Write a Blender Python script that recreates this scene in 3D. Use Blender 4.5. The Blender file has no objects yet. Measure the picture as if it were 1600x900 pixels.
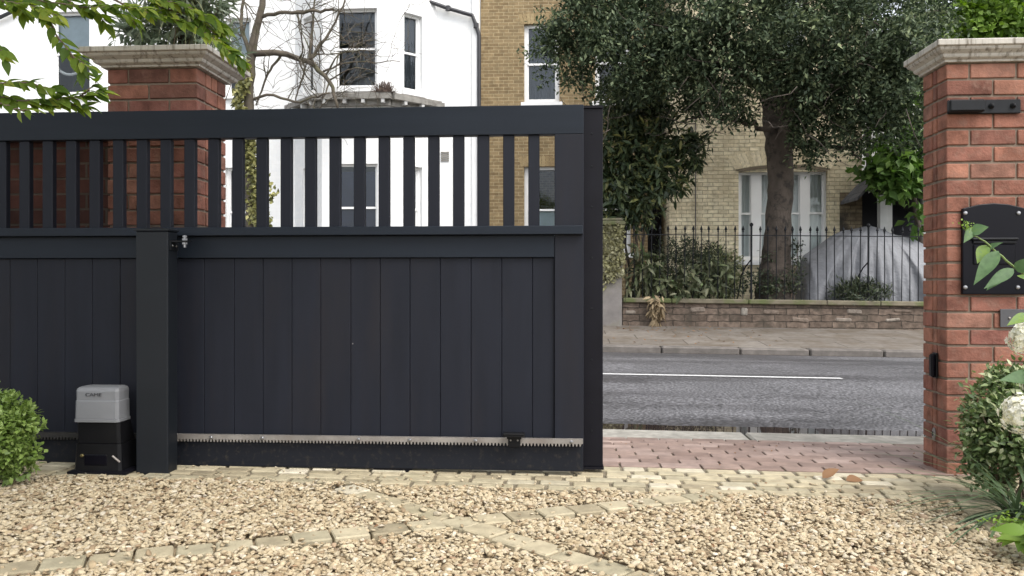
import bpy, math, random
import numpy as np
from mathutils import Vector, Matrix

SC = bpy.context.scene
COL = SC.collection
random.seed(7)
RNG = np.random.default_rng(11)

# ------------------------------------------------------------------ camera, world, sun, exposure
H = 0.92
YAW = 0.0645
F = 1244.0
CA, SA = math.cos(YAW), math.sin(YAW)
cam = bpy.data.cameras.new('camera')
cam.lens = F / 1600 * 36
cam.sensor_width = 36
cam.shift_y = -6 / 1600
cam.clip_end = 500
camo = bpy.data.objects.new('camera', cam)
camo.location = (0, 0, H)
camo.rotation_euler = (math.pi / 2, 0, YAW)
COL.objects.link(camo)
SC.camera = camo

SUN_EL, SUN_AZ = math.radians(55), math.radians(138)   # azimuth clockwise from +Y: behind the camera, to the right
world = bpy.data.worlds.new('World')
SC.world = world
world.use_nodes = True
nt = world.node_tree
nt.nodes.clear()
sky = nt.nodes.new('ShaderNodeTexSky')
sky.sky_type = 'NISHITA'
sky.sun_disc = False
sky.sun_elevation = SUN_EL
sky.sun_rotation = SUN_AZ
sky.dust_density = 3.0
hs = nt.nodes.new('ShaderNodeHueSaturation')
hs.inputs['Saturation'].default_value = 0.28
bg = nt.nodes.new('ShaderNodeBackground')
bg.inputs['Strength'].default_value = 0.15
wo = nt.nodes.new('ShaderNodeOutputWorld')
nt.links.new(sky.outputs[0], hs.inputs['Color'])
nt.links.new(hs.outputs[0], bg.inputs['Color'])
nt.links.new(bg.outputs[0], wo.inputs['Surface'])

sun = bpy.data.lights.new('sun', 'SUN')
sun.energy = 0.7
sun.angle = math.radians(34)
sun.color = (1.0, 0.95, 0.87)
suno = bpy.data.objects.new('sun', sun)
sd = Vector((math.sin(SUN_AZ) * math.cos(SUN_EL), math.cos(SUN_AZ) * math.cos(SUN_EL), math.sin(SUN_EL)))
suno.rotation_euler = sd.to_track_quat('Z', 'Y').to_euler()
suno.location = sd * 60
COL.objects.link(suno)

SC.view_settings.view_transform = 'Standard'
SC.view_settings.look = 'None'
SC.view_settings.gamma = 1
SC.view_settings.exposure = 1.4
SC.view_settings.use_curve_mapping = False


# ------------------------------------------------------------------ geometry helpers
def at(px, py, Y):
    """world point on the plane at distance Y that the photograph shows at pixel px, py (1600 x 900)"""
    u = (px - 800) / F
    d = Y / (u * SA + CA)
    return Vector((u * d * CA - d * SA, Y, H + (444 - py) / F * d))


def ax(px, Y):
    return at(px, 444, Y).x


def slope(x):
    return -0.012 * np.clip(x, -12, 12)


BASE = {}


def tag(o, label, cat, group=None):
    o['label'] = label
    o['category'] = cat
    if group:
        o['group'] = group
    return o


def thing(name, base, label, cat, group=None):
    o = bpy.data.objects.new(name, None)
    o.empty_display_size = 0.1
    o.location = base
    COL.objects.link(o)
    BASE[o.name] = Vector(base)
    return tag(o, label, cat, group)


def new_obj(name, me, parent=None, base=None):
    o = bpy.data.objects.new(name, me)
    COL.objects.link(o)
    if parent is not None:
        o.parent = parent
        BASE[o.name] = BASE[parent.name]
    else:
        o.location = base
        BASE[o.name] = Vector(base)
    return o


def struct(o, kind='structure'):
    o['kind'] = kind
    return o


class MB:
    def __init__(self):
        self.v, self.f, self.m = [], [], []

    def add(self, vs, fs, mi=0):
        b = len(self.v)
        self.v += [tuple(v) for v in vs]
        self.f += [tuple(b + i for i in f) for f in fs]
        self.m += [mi] * len(fs)
        return self

    def box(self, x0, x1, y0, y1, z0, z1, mi=0, M=None):
        vs = [(x, y, z) for z in (z0, z1) for y in (y0, y1) for x in (x0, x1)]
        if M is not None:
            vs = [M @ Vector(v) for v in vs]
        return self.add(vs, [(0, 2, 3, 1), (4, 5, 7, 6), (0, 1, 5, 4), (2, 6, 7, 3), (0, 4, 6, 2), (1, 3, 7, 5)], mi)

    def cbox(self, c, s, mi=0, M=None, b=0.0):
        """box at centre c, size s, edges cut by b"""
        hx, hy, hz = s[0] / 2, s[1] / 2, s[2] / 2
        if b <= 0:
            vs = [(sx * hx, sy * hy, sz * hz) for sz in (-1, 1) for sy in (-1, 1) for sx in (-1, 1)]
            fs = [(0, 2, 3, 1), (4, 5, 7, 6), (0, 1, 5, 4), (2, 6, 7, 3), (0, 4, 6, 2), (1, 3, 7, 5)]
        else:
            vs, ix = [], {}
            for sx in (-1, 1):
                for sy in (-1, 1):
                    for sz in (-1, 1):
                        for a in range(3):
                            p = [sx * (hx - b), sy * (hy - b), sz * (hz - b)]
                            p[a] = (sx * hx, sy * hy, sz * hz)[a]
                            ix[(sx, sy, sz, a)] = len(vs)
                            vs.append(tuple(p))
            fs = []
            for a in range(3):
                o1, o2 = [k for k in range(3) if k != a]
                for s_ in (-1, 1):
                    q = []
                    for e1, e2 in ((-1, -1), (1, -1), (1, 1), (-1, 1)):
                        t = [0, 0, 0]
                        t[a], t[o1], t[o2] = s_, e1, e2
                        q.append(ix[(t[0], t[1], t[2], a)])
                    fs.append(tuple(q))
                for e1 in (-1, 1):
                    for e2 in (-1, 1):
                        q = []
                        for s_, aa in ((-1, o1), (1, o1), (1, o2), (-1, o2)):
                            t = [0, 0, 0]
                            t[a], t[o1], t[o2] = s_, e1, e2
                            q.append(ix[(t[0], t[1], t[2], aa)])
                        fs.append(tuple(q))
            for sx in (-1, 1):
                for sy in (-1, 1):
                    for sz in (-1, 1):
                        fs.append(tuple(ix[(sx, sy, sz, a)] for a in range(3)))
        cv = Vector(c)
        if M is not None:
            vs = [M @ Vector(v) + cv for v in vs]
        else:
            vs = [Vector(v) + cv for v in vs]
        return self.add(vs, fs, mi)

    def prism(self, pts, y0, y1, mi=0):
        """outline in (x, z) extruded along y"""
        n = len(pts)
        vs = [(p[0], y0, p[1]) for p in pts] + [(p[0], y1, p[1]) for p in pts]
        fs = [tuple(range(n)), tuple(range(2 * n - 1, n - 1, -1))]
        fs += [(i, i + n, (i + 1) % n + n, (i + 1) % n) for i in range(n)]
        return self.add(vs, fs, mi)

    def tube(self, pts, rad, seg=6, mi=0, cap=True):
        pts = [Vector(p) for p in pts]
        n = len(pts)
        if not hasattr(rad, '__len__'):
            rad = [rad] * n
        vs, fs = [], []
        up = None
        for i in range(n):
            d = (pts[min(i + 1, n - 1)] - pts[max(i - 1, 0)])
            if d.length < 1e-9:
                d = Vector((0, 0, 1))
            d.normalize()
            if up is None:
                up = d.orthogonal().normalized()
            up = (up - d * up.dot(d))
            if up.length < 1e-6:
                up = d.orthogonal()
            up.normalize()
            w = d.cross(up)
            for k in range(seg):
                a = 2 * math.pi * k / seg
                vs.append(pts[i] + (up * math.cos(a) + w * math.sin(a)) * rad[i])
        for i in range(n - 1):
            for k in range(seg):
                k2 = (k + 1) % seg
                fs.append((i * seg + k, i * seg + k2, (i + 1) * seg + k2, (i + 1) * seg + k))
        if cap:
            fs.append(tuple(range(seg - 1, -1, -1)))
            fs.append(tuple(range((n - 1) * seg, n * seg)))
        return self.add(vs, fs, mi)

    def lathe(self, prof, c, axis='z', seg=16, mi=0):
        """prof: list of (radius, height)"""
        c = Vector(c)
        vs, fs = [], []
        for r, h in prof:
            for k in range(seg):
                a = 2 * math.pi * k / seg
                p = (r * math.cos(a), r * math.sin(a), h)
                if axis == 'y':
                    p = (p[0], -p[2], p[1])
                elif axis == 'x':
                    p = (p[2], p[0], p[1])
                vs.append(c + Vector(p))
        for i in range(len(prof) - 1):
            for k in range(seg):
                k2 = (k + 1) % seg
                fs.append((i * seg + k, i * seg + k2, (i + 1) * seg + k2, (i + 1) * seg + k))
        fs.append(tuple(range(seg)))
        fs.append(tuple(range((len(prof) - 1) * seg, len(prof) * seg)))
        return self.add(vs, fs, mi)

    def build(self, name, mats, parent=None, base=(0, 0, 0), shear=False, smooth=False, bevel=0, uv=True):
        v = np.array(self.v, dtype=float).reshape(-1, 3)
        if shear:
            v[:, 2] += slope(v[:, 0])
        b = BASE[parent.name] if parent is not None else Vector(base)
        me = bpy.data.meshes.new(name)
        me.from_pydata((v - np.array(b)).tolist(), [], self.f)
        if not isinstance(mats, (list, tuple)):
            mats = [mats]
        for m in mats:
            me.materials.append(m)
        me.polygons.foreach_set('material_index', self.m)
        if smooth:
            me.polygons.foreach_set('use_smooth', [True] * len(self.f))
        if uv:
            ul = me.uv_layers.new(name='UVMap')
            out = np.zeros((len(me.loops), 2))
            for p in me.polygons:
                n = p.normal
                for li in p.loop_indices:
                    w = v[me.loops[li].vertex_index]
                    if abs(n.z) > 0.75:
                        out[li] = (w[0], w[1])
                    else:
                        t = Vector((-n.y, n.x))
                        t.normalize()
                        if t.x < -1e-4 or (abs(t.x) < 1e-4 and t.y < 0):
                            t = -t
                        out[li] = (w[0] * t.x + w[1] * t.y, w[2])
            ul.data.foreach_set('uv', out.ravel())
        me.update()
        o = new_obj(name, me, parent, base)
        if bevel:
            md = o.modifiers.new('bevel', 'BEVEL')
            md.width = bevel
            md.segments = 2
            md.limit_method = 'ANGLE'
        return o


def fast_mesh(name, V, Fc, mat, parent=None, base=(0, 0, 0), smooth=False):
    """V (n,3), Fc (m,k) with one k for all faces"""
    b = np.array(BASE[parent.name] if parent is not None else Vector(base))
    me = bpy.data.meshes.new(name)
    V = (np.asarray(V) - b).astype(np.float32)
    Fc = np.asarray(Fc, dtype=np.int32)
    k = Fc.shape[1]
    me.vertices.add(len(V))
    me.vertices.foreach_set('co', V.ravel())
    me.loops.add(Fc.size)
    me.loops.foreach_set('vertex_index', Fc.ravel())
    me.polygons.add(len(Fc))
    me.polygons.foreach_set('loop_start', np.arange(0, Fc.size, k, dtype=np.int32))
    me.polygons.foreach_set('loop_total', np.full(len(Fc), k, dtype=np.int32))
    if smooth:
        me.polygons.foreach_set('use_smooth', np.ones(len(Fc), dtype=bool))
    for m in (mat if isinstance(mat, (list, tuple)) else [mat]):
        me.materials.append(m)
    me.update(calc_edges=True)
    me.validate()
    return new_obj(name, me, parent, base)


# ------------------------------------------------------------------ materials
def principled(name):
    m = bpy.data.materials.new(name)
    m.use_nodes = True
    n = m.node_tree
    n.nodes.clear()
    out = n.nodes.new('ShaderNodeOutputMaterial')
    p = n.nodes.new('ShaderNodeBsdfPrincipled')
    n.links.new(p.outputs[0], out.inputs['Surface'])
    return m, n, p, out


def ramp(n, stops, interp='LINEAR'):
    r = n.nodes.new('ShaderNodeValToRGB')
    r.color_ramp.interpolation = interp
    e = r.color_ramp.elements
    while len(e) < len(stops):
        e.new(0.5)
    for i, (p, c) in enumerate(stops):
        e[i].position = p
        e[i].color = (c[0], c[1], c[2], 1)
    return r


def noise(n, scale, detail=4, coord='Object', stretch=None, rough=0.55):
    tc = n.nodes.new('ShaderNodeTexCoord')
    t = n.nodes.new('ShaderNodeTexNoise')
    t.inputs['Scale'].default_value = scale
    t.inputs['Detail'].default_value = detail
    t.inputs['Roughness'].default_value = rough
    src = tc.outputs[coord]
    if stretch:
        mp = n.nodes.new('ShaderNodeMapping')
        mp.inputs['Scale'].default_value = stretch
        n.links.new(src, mp.inputs['Vector'])
        src = mp.outputs[0]
    n.links.new(src, t.inputs['Vector'])
    return t


def mul(c, k):
    return tuple(x * k for x in c[:3])


def mixc(n, a, b, fac, mode='MIX'):
    m = n.nodes.new('ShaderNodeMix')
    m.data_type = 'RGBA'
    m.blend_type = mode
    for s, val in ((0, fac), (6, a), (7, b)):
        if hasattr(val, 'is_output'):
            n.links.new(val, m.inputs[s])
        elif s == 0:
            m.inputs[0].default_value = val
        else:
            m.inputs[s].default_value = (val[0], val[1], val[2], 1)
    return m.outputs[2]


def add_bump(n, p, h, strength=0.3, dist=0.01):
    b = n.nodes.new('ShaderNodeBump')
    b.inputs['Strength'].default_value = strength
    b.inputs['Distance'].default_value = dist
    n.links.new(h, b.inputs['Height'])
    n.links.new(b.outputs[0], p.inputs['Normal'])


def mat(name, col, rough=0.6, var=0.2, scale=6, stretch=None, bump=0.0, bscale=60, bdist=0.004, metal=0.0, spec=0.5,
        dirt=None, dscale=2.0, dlo=0.5, dhi=0.7, island=0.0, dstretch=None):
    m, n, p, out = principled(name)
    t = noise(n, scale, 5, stretch=stretch)
    r = ramp(n, [(0.3, mul(col, 1 - var)), (0.7, mul(col, 1 + var))])
    n.links.new(t.outputs['Fac'], r.inputs[0])
    c = r.outputs[0]
    if dirt:
        t2 = noise(n, dscale, 6, stretch=dstretch, rough=0.65)
        r2 = ramp(n, [(dlo, (0, 0, 0)), (dhi, (1, 1, 1))])
        n.links.new(t2.outputs['Fac'], r2.inputs[0])
        c = mixc(n, c, dirt, r2.outputs[0])
    if island:
        g = n.nodes.new('ShaderNodeNewGeometry')
        r3 = ramp(n, [(0, (1 - island,) * 3), (1, (1 + island,) * 3)])
        n.links.new(g.outputs['Random Per Island'], r3.inputs[0])
        c = mixc(n, c, r3.outputs[0], 1.0, 'MULTIPLY')
    n.links.new(c, p.inputs['Base Color'])
    p.inputs['Roughness'].default_value = rough
    p.inputs['Metallic'].default_value = metal
    p.inputs['Specular IOR Level'].default_value = spec
    if bump:
        tb = noise(n, bscale, 6, stretch=stretch)
        add_bump(n, p, tb.outputs['Fac'], bump, bdist)
    return m


def mat_islands(name, stops, rough=0.7, nvar=0.2, nscale=30, bump=0.3, bscale=80, bdist=0.004, spec=0.4, dirt=None,
                dscale=3, dlo=0.5, dhi=0.65):
    """each loose piece of the mesh takes its own colour from stops"""
    m, n, p, out = principled(name)
    g = n.nodes.new('ShaderNodeNewGeometry')
    r = ramp(n, stops)
    n.links.new(g.outputs['Random Per Island'], r.inputs[0])
    t = noise(n, nscale, 5)
    r2 = ramp(n, [(0.3, (1 - nvar,) * 3), (0.7, (1 + nvar,) * 3)])
    n.links.new(t.outputs['Fac'], r2.inputs[0])
    c = mixc(n, r.outputs[0], r2.outputs[0], 1.0, 'MULTIPLY')
    if dirt:
        t3 = noise(n, dscale, 6, rough=0.65)
        r3 = ramp(n, [(dlo, (0, 0, 0)), (dhi, (1, 1, 1))])
        n.links.new(t3.outputs['Fac'], r3.inputs[0])
        c = mixc(n, c, dirt, r3.outputs[0])
    n.links.new(c, p.inputs['Base Color'])
    p.inputs['Roughness'].default_value = rough
    p.inputs['Specular IOR Level'].default_value = spec
    if bump:
        tb = noise(n, bscale, 6)
        add_bump(n, p, tb.outputs['Fac'], bump, bdist)
    return m


def mat_leaf(name, stops, rough=0.45, trans=0.25, spec=0.4, patch=0.0, pscale=1.6):
    m, n, p, out = principled(name)
    g = n.nodes.new('ShaderNodeNewGeometry')
    r = ramp(n, stops)
    if patch:      # noise shifts the leaf tone in patches
        t = noise(n, pscale, 3)
        ma = n.nodes.new('ShaderNodeMath')
        ma.operation = 'MULTIPLY_ADD'
        n.links.new(t.outputs['Fac'], ma.inputs[0])
        ma.inputs[1].default_value = patch
        ma.inputs[2].default_value = -patch * 0.5
        mb_ = n.nodes.new('ShaderNodeMath')
        mb_.operation = 'ADD'
        mb_.use_clamp = True
        n.links.new(ma.outputs[0], mb_.inputs[0])
        n.links.new(g.outputs['Random Per Island'], mb_.inputs[1])
        n.links.new(mb_.outputs[0], r.inputs[0])
    else:
        n.links.new(g.outputs['Random Per Island'], r.inputs[0])
    n.links.new(r.outputs[0], p.inputs['Base Color'])
    p.inputs['Roughness'].default_value = rough
    p.inputs['Specular IOR Level'].default_value = spec
    if trans:
        tr = n.nodes.new('ShaderNodeBsdfTranslucent')
        hsv = n.nodes.new('ShaderNodeHueSaturation')
        hsv.inputs['Saturation'].default_value = 1.15
        hsv.inputs['Value'].default_value = 1.5
        n.links.new(r.outputs[0], hsv.inputs['Color'])
        n.links.new(hsv.outputs[0], tr.inputs['Color'])
        mx = n.nodes.new('ShaderNodeMixShader')
        mx.inputs[0].default_value = trans
        n.links.new(p.outputs[0], mx.inputs[1])
        n.links.new(tr.outputs[0], mx.inputs[2])
        n.links.new(mx.outputs[0], out.inputs['Surface'])
    return m


def mat_brick(name, c1, c2, mortar, bw=0.225, rh=0.083, ms=0.006, rough=0.85, dirt=None, dlo=0.5, dhi=0.75, dscale=0.8,
              bump=0.6, bdist=0.012, warp=0.0, nvar=0.25, offset=0.5):
    m, n, p, out = principled(name)
    tc = n.nodes.new('ShaderNodeTexCoord')
    b = n.nodes.new('ShaderNodeTexBrick')
    b.inputs['Scale'].default_value = 1
    b.inputs['Brick Width'].default_value = bw
    b.inputs['Row Height'].default_value = rh
    b.inputs['Mortar Size'].default_value = ms
    b.inputs['Mortar Smooth'].default_value = 0.3
    b.inputs['Bias'].default_value = 0.0
    b.inputs['Color1'].default_value = (*c1, 1)
    b.inputs['Color2'].default_value = (*c2, 1)
    b.inputs['Mortar'].default_value = (*mortar, 1)
    b.offset = offset
    src = tc.outputs['UV']
    if warp:
        tw = noise(n, 7, 3, coord='UV')
        vm = n.nodes.new('ShaderNodeVectorMath')
        vm.operation = 'MULTIPLY_ADD'
        n.links.new(tw.outputs['Color'], vm.inputs[0])
        vm.inputs[1].default_value = (warp, warp, 0)
        n.links.new(src, vm.inputs[2])
        src = vm.outputs[0]
    n.links.new(src, b.inputs['Vector'])
    t = noise(n, 9, 6, coord='UV')
    r = ramp(n, [(0.3, (1 - nvar,) * 3), (0.7, (1 + nvar,) * 3)])
    n.links.new(t.outputs['Fac'], r.inputs[0])
    c = mixc(n, b.outputs['Color'], r.outputs[0], 1.0, 'MULTIPLY')
    if dirt:
        t2 = noise(n, dscale, 7, coord='UV', rough=0.65)
        r2 = ramp(n, [(dlo, (0, 0, 0)), (dhi, (1, 1, 1))])
        n.links.new(t2.outputs['Fac'], r2.inputs[0])
        c = mixc(n, c, dirt, r2.outputs[0])
    n.links.new(c, p.inputs['Base Color'])
    p.inputs['Roughness'].default_value = rough
    p.inputs['Specular IOR Level'].default_value = 0.25
    inv = n.nodes.new('ShaderNodeMath')
    inv.operation = 'MULTIPLY_ADD'
    n.links.new(b.outputs['Fac'], inv.inputs[0])
    inv.inputs[1].default_value = -1.0
    n.links.new(t.outputs['Fac'], inv.inputs[2])
    add_bump(n, p, inv.outputs[0], bump, bdist)
    return m


def mat_glass(name, tint=(0.86, 0.9, 0.9)):
    m, n, p, out = principled(name)
    n.nodes.remove(p)
    tr = n.nodes.new('ShaderNodeBsdfTransparent')
    tr.inputs['Color'].default_value = (*tint, 1)
    gl = n.nodes.new('ShaderNodeBsdfGlossy')
    gl.inputs['Roughness'].default_value = 0.02
    gl.inputs['Color'].default_value = (0.9, 0.95, 1, 1)
    t = noise(n, 1.2, 2)
    b = n.nodes.new('ShaderNodeBump')
    b.inputs['Strength'].default_value = 0.08
    b.inputs['Distance'].default_value = 0.05
    n.links.new(t.outputs['Fac'], b.inputs['Height'])
    n.links.new(b.outputs[0], gl.inputs['Normal'])
    fr = n.nodes.new('ShaderNodeFresnel')
    fr.inputs['IOR'].default_value = 1.5
    mx = n.nodes.new('ShaderNodeMixShader')
    n.links.new(fr.outputs[0], mx.inputs[0])
    n.links.new(tr.outputs[0], mx.inputs[1])
    n.links.new(gl.outputs[0], mx.inputs[2])
    n.links.new(mx.outputs[0], out.inputs['Surface'])
    return m


M = {}
M['gate'] = mat('gate_paint', (0.0116, 0.0132, 0.0196), 0.5, 0.12, 3, stretch=(6, 6, 0.6), bump=0.10, bscale=40, bdist=0.002, spec=0.17, dirt=(0.017, 0.016, 0.0195), dscale=2.2, dlo=0.48, dhi=0.8, dstretch=(2.5, 1, 0.35))
M['gate_h'] = mat('gate_paint_along', (0.0112, 0.0152, 0.0225), 0.45, 0.10, 3, stretch=(0.6, 6, 6), bump=0.10, bscale=40, bdist=0.002, spec=0.18)
M['gate_splash'] = mat('gate_paint_splashed', (0.0098, 0.0112, 0.0155), 0.5, 0.10, 3, stretch=(0.6, 6, 6), spec=0.17, dirt=(0.034, 0.030, 0.026), dscale=34, dlo=0.54, dhi=0.72)
M['gate_steel'] = mat('gate_steel', (0.006, 0.0058, 0.0088), 0.5, 0.2, 8, spec=0.15, bump=0.1, bscale=200, bdist=0.001)
M['post'] = mat('post_paint', (0.0098, 0.0118, 0.0150), 0.42, 0.10, 4, bump=0.06, bscale=120, bdist=0.001, spec=0.24, dirt=(0.018, 0.018, 0.018), dscale=5, dlo=0.6, dhi=0.8)
M['zinc'] = mat('zinc', (0.25, 0.23, 0.21), 0.5, 0.2, 9, metal=0.4, dirt=(0.2, 0.17, 0.15), dscale=6)
M['entry'] = mat('entry_steel', (0.085, 0.085, 0.09), 0.45, 0.1, 60, metal=0.3, spec=0.3)
M['shaded_rack'] = mat('shaded_rack_steel', (0.035, 0.033, 0.031), 0.5, 0.3, 9, spec=0.25)  # shade on the rack by the motor, put into the steel's colour
M['steel'] = mat('brushed_steel', (0.30, 0.30, 0.31), 0.35, 0.1, 60, metal=0.9)
M['black_plastic'] = mat('black_plastic', (0.006, 0.006, 0.007), 0.45, 0.2, 12, spec=0.2)
M['black_gloss'] = mat('black_enamel', (0.003, 0.003, 0.006), 0.28, 0.1, 8, spec=0.16)
M['black_iron'] = mat('black_iron', (0.008, 0.009, 0.011), 0.5, 0.3, 14, spec=0.22)
M['motor_grey'] = mat('motor_grey', (0.175, 0.178, 0.186), 0.5, 0.06, 10, spec=0.35, dirt=(0.15, 0.15, 0.15), dlo=0.6, dhi=0.9)
M['letter_dark'] = mat('letter_dark', (0.04, 0.04, 0.045), 0.5, 0.1, 10)
M['brass'] = mat('brass', (0.22, 0.18, 0.08), 0.4, 0.1, 30, metal=0.8)
BR = [(0, (0.130, 0.064, 0.050)), (0.15, (0.185, 0.082, 0.060)), (0.4, (0.235, 0.106, 0.074)), (0.6, (0.26, 0.118, 0.081)), (0.75, (0.18, 0.077, 0.060)), (0.9, (0.28, 0.132, 0.090)), (1, (0.225, 0.118, 0.088))]
M['red_brick'] = mat_islands('red_brick', BR, 0.9, 0.38, 11, 0.7, 70, 0.006, 0.15, dirt=(0.22, 0.13, 0.10), dscale=18, dlo=0.52, dhi=0.8)
M['mortar'] = mat('mortar', (0.20, 0.158, 0.12), 0.95, 0.2, 20, bump=0.5, bscale=150, bdist=0.003)
M['red_wall'] = mat_brick('red_wall', (0.06, 0.026, 0.02), (0.10, 0.04, 0.03), (0.085, 0.066, 0.052), ms=0.007, dirt=(0.11, 0.08, 0.065), dlo=0.62, dhi=0.8, dscale=5)  # brick darkened, shade behind the gate is put into its colour
M['cap_stone'] = mat('cap_stone', (0.43, 0.405, 0.36), 0.9, 0.12, 5, bump=0.4, bscale=90, bdist=0.003, dirt=(0.17, 0.15, 0.12), dscale=5, dlo=0.5, dhi=0.66, dstretch=(9, 9, 0.7))
M['white_wall'] = mat_brick('white_painted_wall', (0.80, 0.80, 0.79), (0.76, 0.77, 0.77), (0.77, 0.77, 0.76), bump=0.25, bdist=0.006, nvar=0.03, dirt=(0.66, 0.66, 0.64), dlo=0.62, dhi=0.9)
M['white_paint'] = mat('white_paint', (0.80, 0.80, 0.79), 0.5, 0.03, 3, dirt=(0.62, 0.62, 0.60), dlo=0.62, dhi=0.9, dscale=4)
M['shaded_dirty_white'] = mat('shaded_dirty_white_paint', (0.5, 0.5, 0.49), 0.6, 0.1, 5)  # greyed: porch shade put into the post paint, dirt on the bay brackets
M['grey_ledge'] = mat('weathered_ledge', (0.24, 0.23, 0.21), 0.9, 0.3, 5, dirt=(0.12, 0.105, 0.09), dscale=6, bump=0.4, bscale=40)
M['brown_wall'] = mat_brick('brown_brick_wall', (0.185, 0.130, 0.068), (0.265, 0.195, 0.105), (0.355, 0.29, 0.175), rh=0.077, ms=0.007, dirt=(0.225, 0.172, 0.098), dlo=0.5, dhi=0.9, dscale=1.5)
M['brown_brick'] = mat_islands('brown_brick', [(0, (0.24, 0.17, 0.085)), (1, (0.34, 0.26, 0.14))], 0.85, 0.2, 14, 0.4)
M['yellow_wall'] = mat_brick('yellow_brick_wall', (0.66, 0.57, 0.385), (0.78, 0.70, 0.50), (0.42, 0.36, 0.25), rh=0.085, ms=0.008, warp=0.022, dirt=(0.54, 0.455, 0.30), dlo=0.48, dhi=0.72, dscale=1.6, bump=0.9, bdist=0.02)
M['yellow_brick'] = mat_islands('yellow_brick', [(0, (0.62, 0.53, 0.35)), (1, (0.76, 0.67, 0.48))], 0.85, 0.2, 14, 0.4)
M['stain_brick'] = mat_brick('sooty_brick_wall', (0.20, 0.155, 0.10), (0.32, 0.26, 0.17), (0.14, 0.11, 0.08), rh=0.085, ms=0.008, warp=0.022, dirt=(0.07, 0.06, 0.05), dlo=0.45, dhi=0.6, dscale=1.2)
M['soffit'] = mat('arch_soffit', (0.16, 0.13, 0.09), 0.9, 0.2, 6)
M['slate'] = mat_brick('slate', (0.10, 0.10, 0.11), (0.15, 0.15, 0.16), (0.05, 0.05, 0.05), bw=0.3, rh=0.2, ms=0.005, nvar=0.2)
M['glass'] = mat_glass('window_glass')
M['curtain'] = mat('net_curtain', (0.80, 0.81, 0.79), 0.9, 0.12, 4, stretch=(8, 8, 0.4))
M['dark_curtain'] = mat('dark_curtain', (0.10, 0.11, 0.13), 0.9, 0.2, 4, stretch=(8, 8, 0.4))
M['blue_blind'] = mat('blue_blind', (0.02, 0.025, 0.06), 0.7, 0.2, 4)
M['pale_blind'] = mat('pale_blind', (0.42, 0.48, 0.52), 0.8, 0.1, 4)
M['dark_wood'] = mat('dark_boards', (0.02, 0.02, 0.028), 0.7, 0.2, 4)
M['pipe'] = mat('pipe_black', (0.03, 0.03, 0.035), 0.5, 0.2, 6)
M['pipe_grey'] = mat('pipe_grey', (0.12, 0.11, 0.10), 0.6, 0.2, 6)
M['bark'] = mat('bark', (0.088, 0.070, 0.056), 0.95, 0.35, 5, stretch=(1, 1, 0.5), bump=0.8, bscale=26, bdist=0.03, dirt=(0.042, 0.034, 0.028), dscale=6, dlo=0.5, dhi=0.62)
M['bark_pale'] = mat('bark_pale', (0.085, 0.070, 0.052), 0.95, 0.35, 6, bump=0.5, bscale=40, dirt=(0.085, 0.085, 0.04), dscale=5)
M['twig'] = mat('twig', (0.14, 0.10, 0.075), 0.9, 0.3, 8)
M['stem_green'] = mat('stem_green', (0.14, 0.20, 0.06), 0.6, 0.2, 8)
M['tarp'] = mat('tarpaulin', (0.185, 0.19, 0.205), 0.6, 0.10, 5, bump=0.7, bscale=8, bdist=0.05, dirt=(0.155, 0.16, 0.175), dscale=3)
M['soil'] = mat('soil', (0.035, 0.028, 0.02), 0.95, 0.4, 12, bump=0.8, bscale=60, bdist=0.02)
M['kerb'] = mat('kerbstone', (0.135, 0.12, 0.108), 0.85, 0.25, 7, bump=0.6, bscale=60, bdist=0.006, island=0.12, dirt=(0.10, 0.09, 0.078), dscale=5)
M['slab'] = mat('granite_slab', (0.30, 0.285, 0.25), 0.9, 0.25, 14, spec=0.15, bump=0.5, bscale=70, bdist=0.004, island=0.1, dirt=(0.21, 0.20, 0.175), dscale=5)
M['wall_stone'] = mat_brick('old_wall_brick', (0.10, 0.075, 0.058), (0.165, 0.125, 0.098), (0.055, 0.045, 0.036), bw=0.42, rh=0.125, ms=0.009, warp=0.06, dirt=(0.07, 0.058, 0.045), dlo=0.5, dhi=0.65, dscale=2.2, bump=1.0, bdist=0.025, nvar=0.4)
M['wall_stone_pale'] = mat_islands('pale_stone', [(0, (0.15, 0.115, 0.09)), (0.6, (0.21, 0.18, 0.15)), (1, (0.28, 0.27, 0.24))], 0.9, 0.35, 20, 0.6, 60, 0.01)
M['coping'] = mat('coping_stone', (0.155, 0.135, 0.095), 0.95, 0.3, 4, bump=0.5, bscale=50, bdist=0.006, dirt=(0.10, 0.115, 0.045), dscale=2.5, dlo=0.45, dhi=0.6)
M['pier_stone'] = mat('pier_stone', (0.19, 0.175, 0.165), 0.9, 0.2, 5, bump=0.5, bscale=50, bdist=0.008, dirt=(0.17, 0.16, 0.12), dscale=3)
M['water'] = mat('puddle_water', (0.03, 0.022, 0.02), 0.02, 0.1, 3, spec=0.6)
M['white_line'] = mat('road_paint', (0.58, 0.58, 0.57), 0.6, 0.06, 20, dirt=(0.4, 0.4, 0.4), dscale=14, dlo=0.55, dhi=0.7)
M['petal'] = mat_leaf('white_petal', [(0, (0.60, 0.58, 0.40)), (0.4, (0.72, 0.71, 0.60)), (1, (0.80, 0.79, 0.72))], 0.6, 0.2)
M['dead_leaf'] = mat_leaf('dead_leaf', [(0, (0.15, 0.075, 0.035)), (1, (0.24, 0.13, 0.06))], 0.7, 0.15)
M['dead_twigs'] = mat('dead_plant', (0.12, 0.085, 0.07), 0.95, 0.4, 20)

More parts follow.
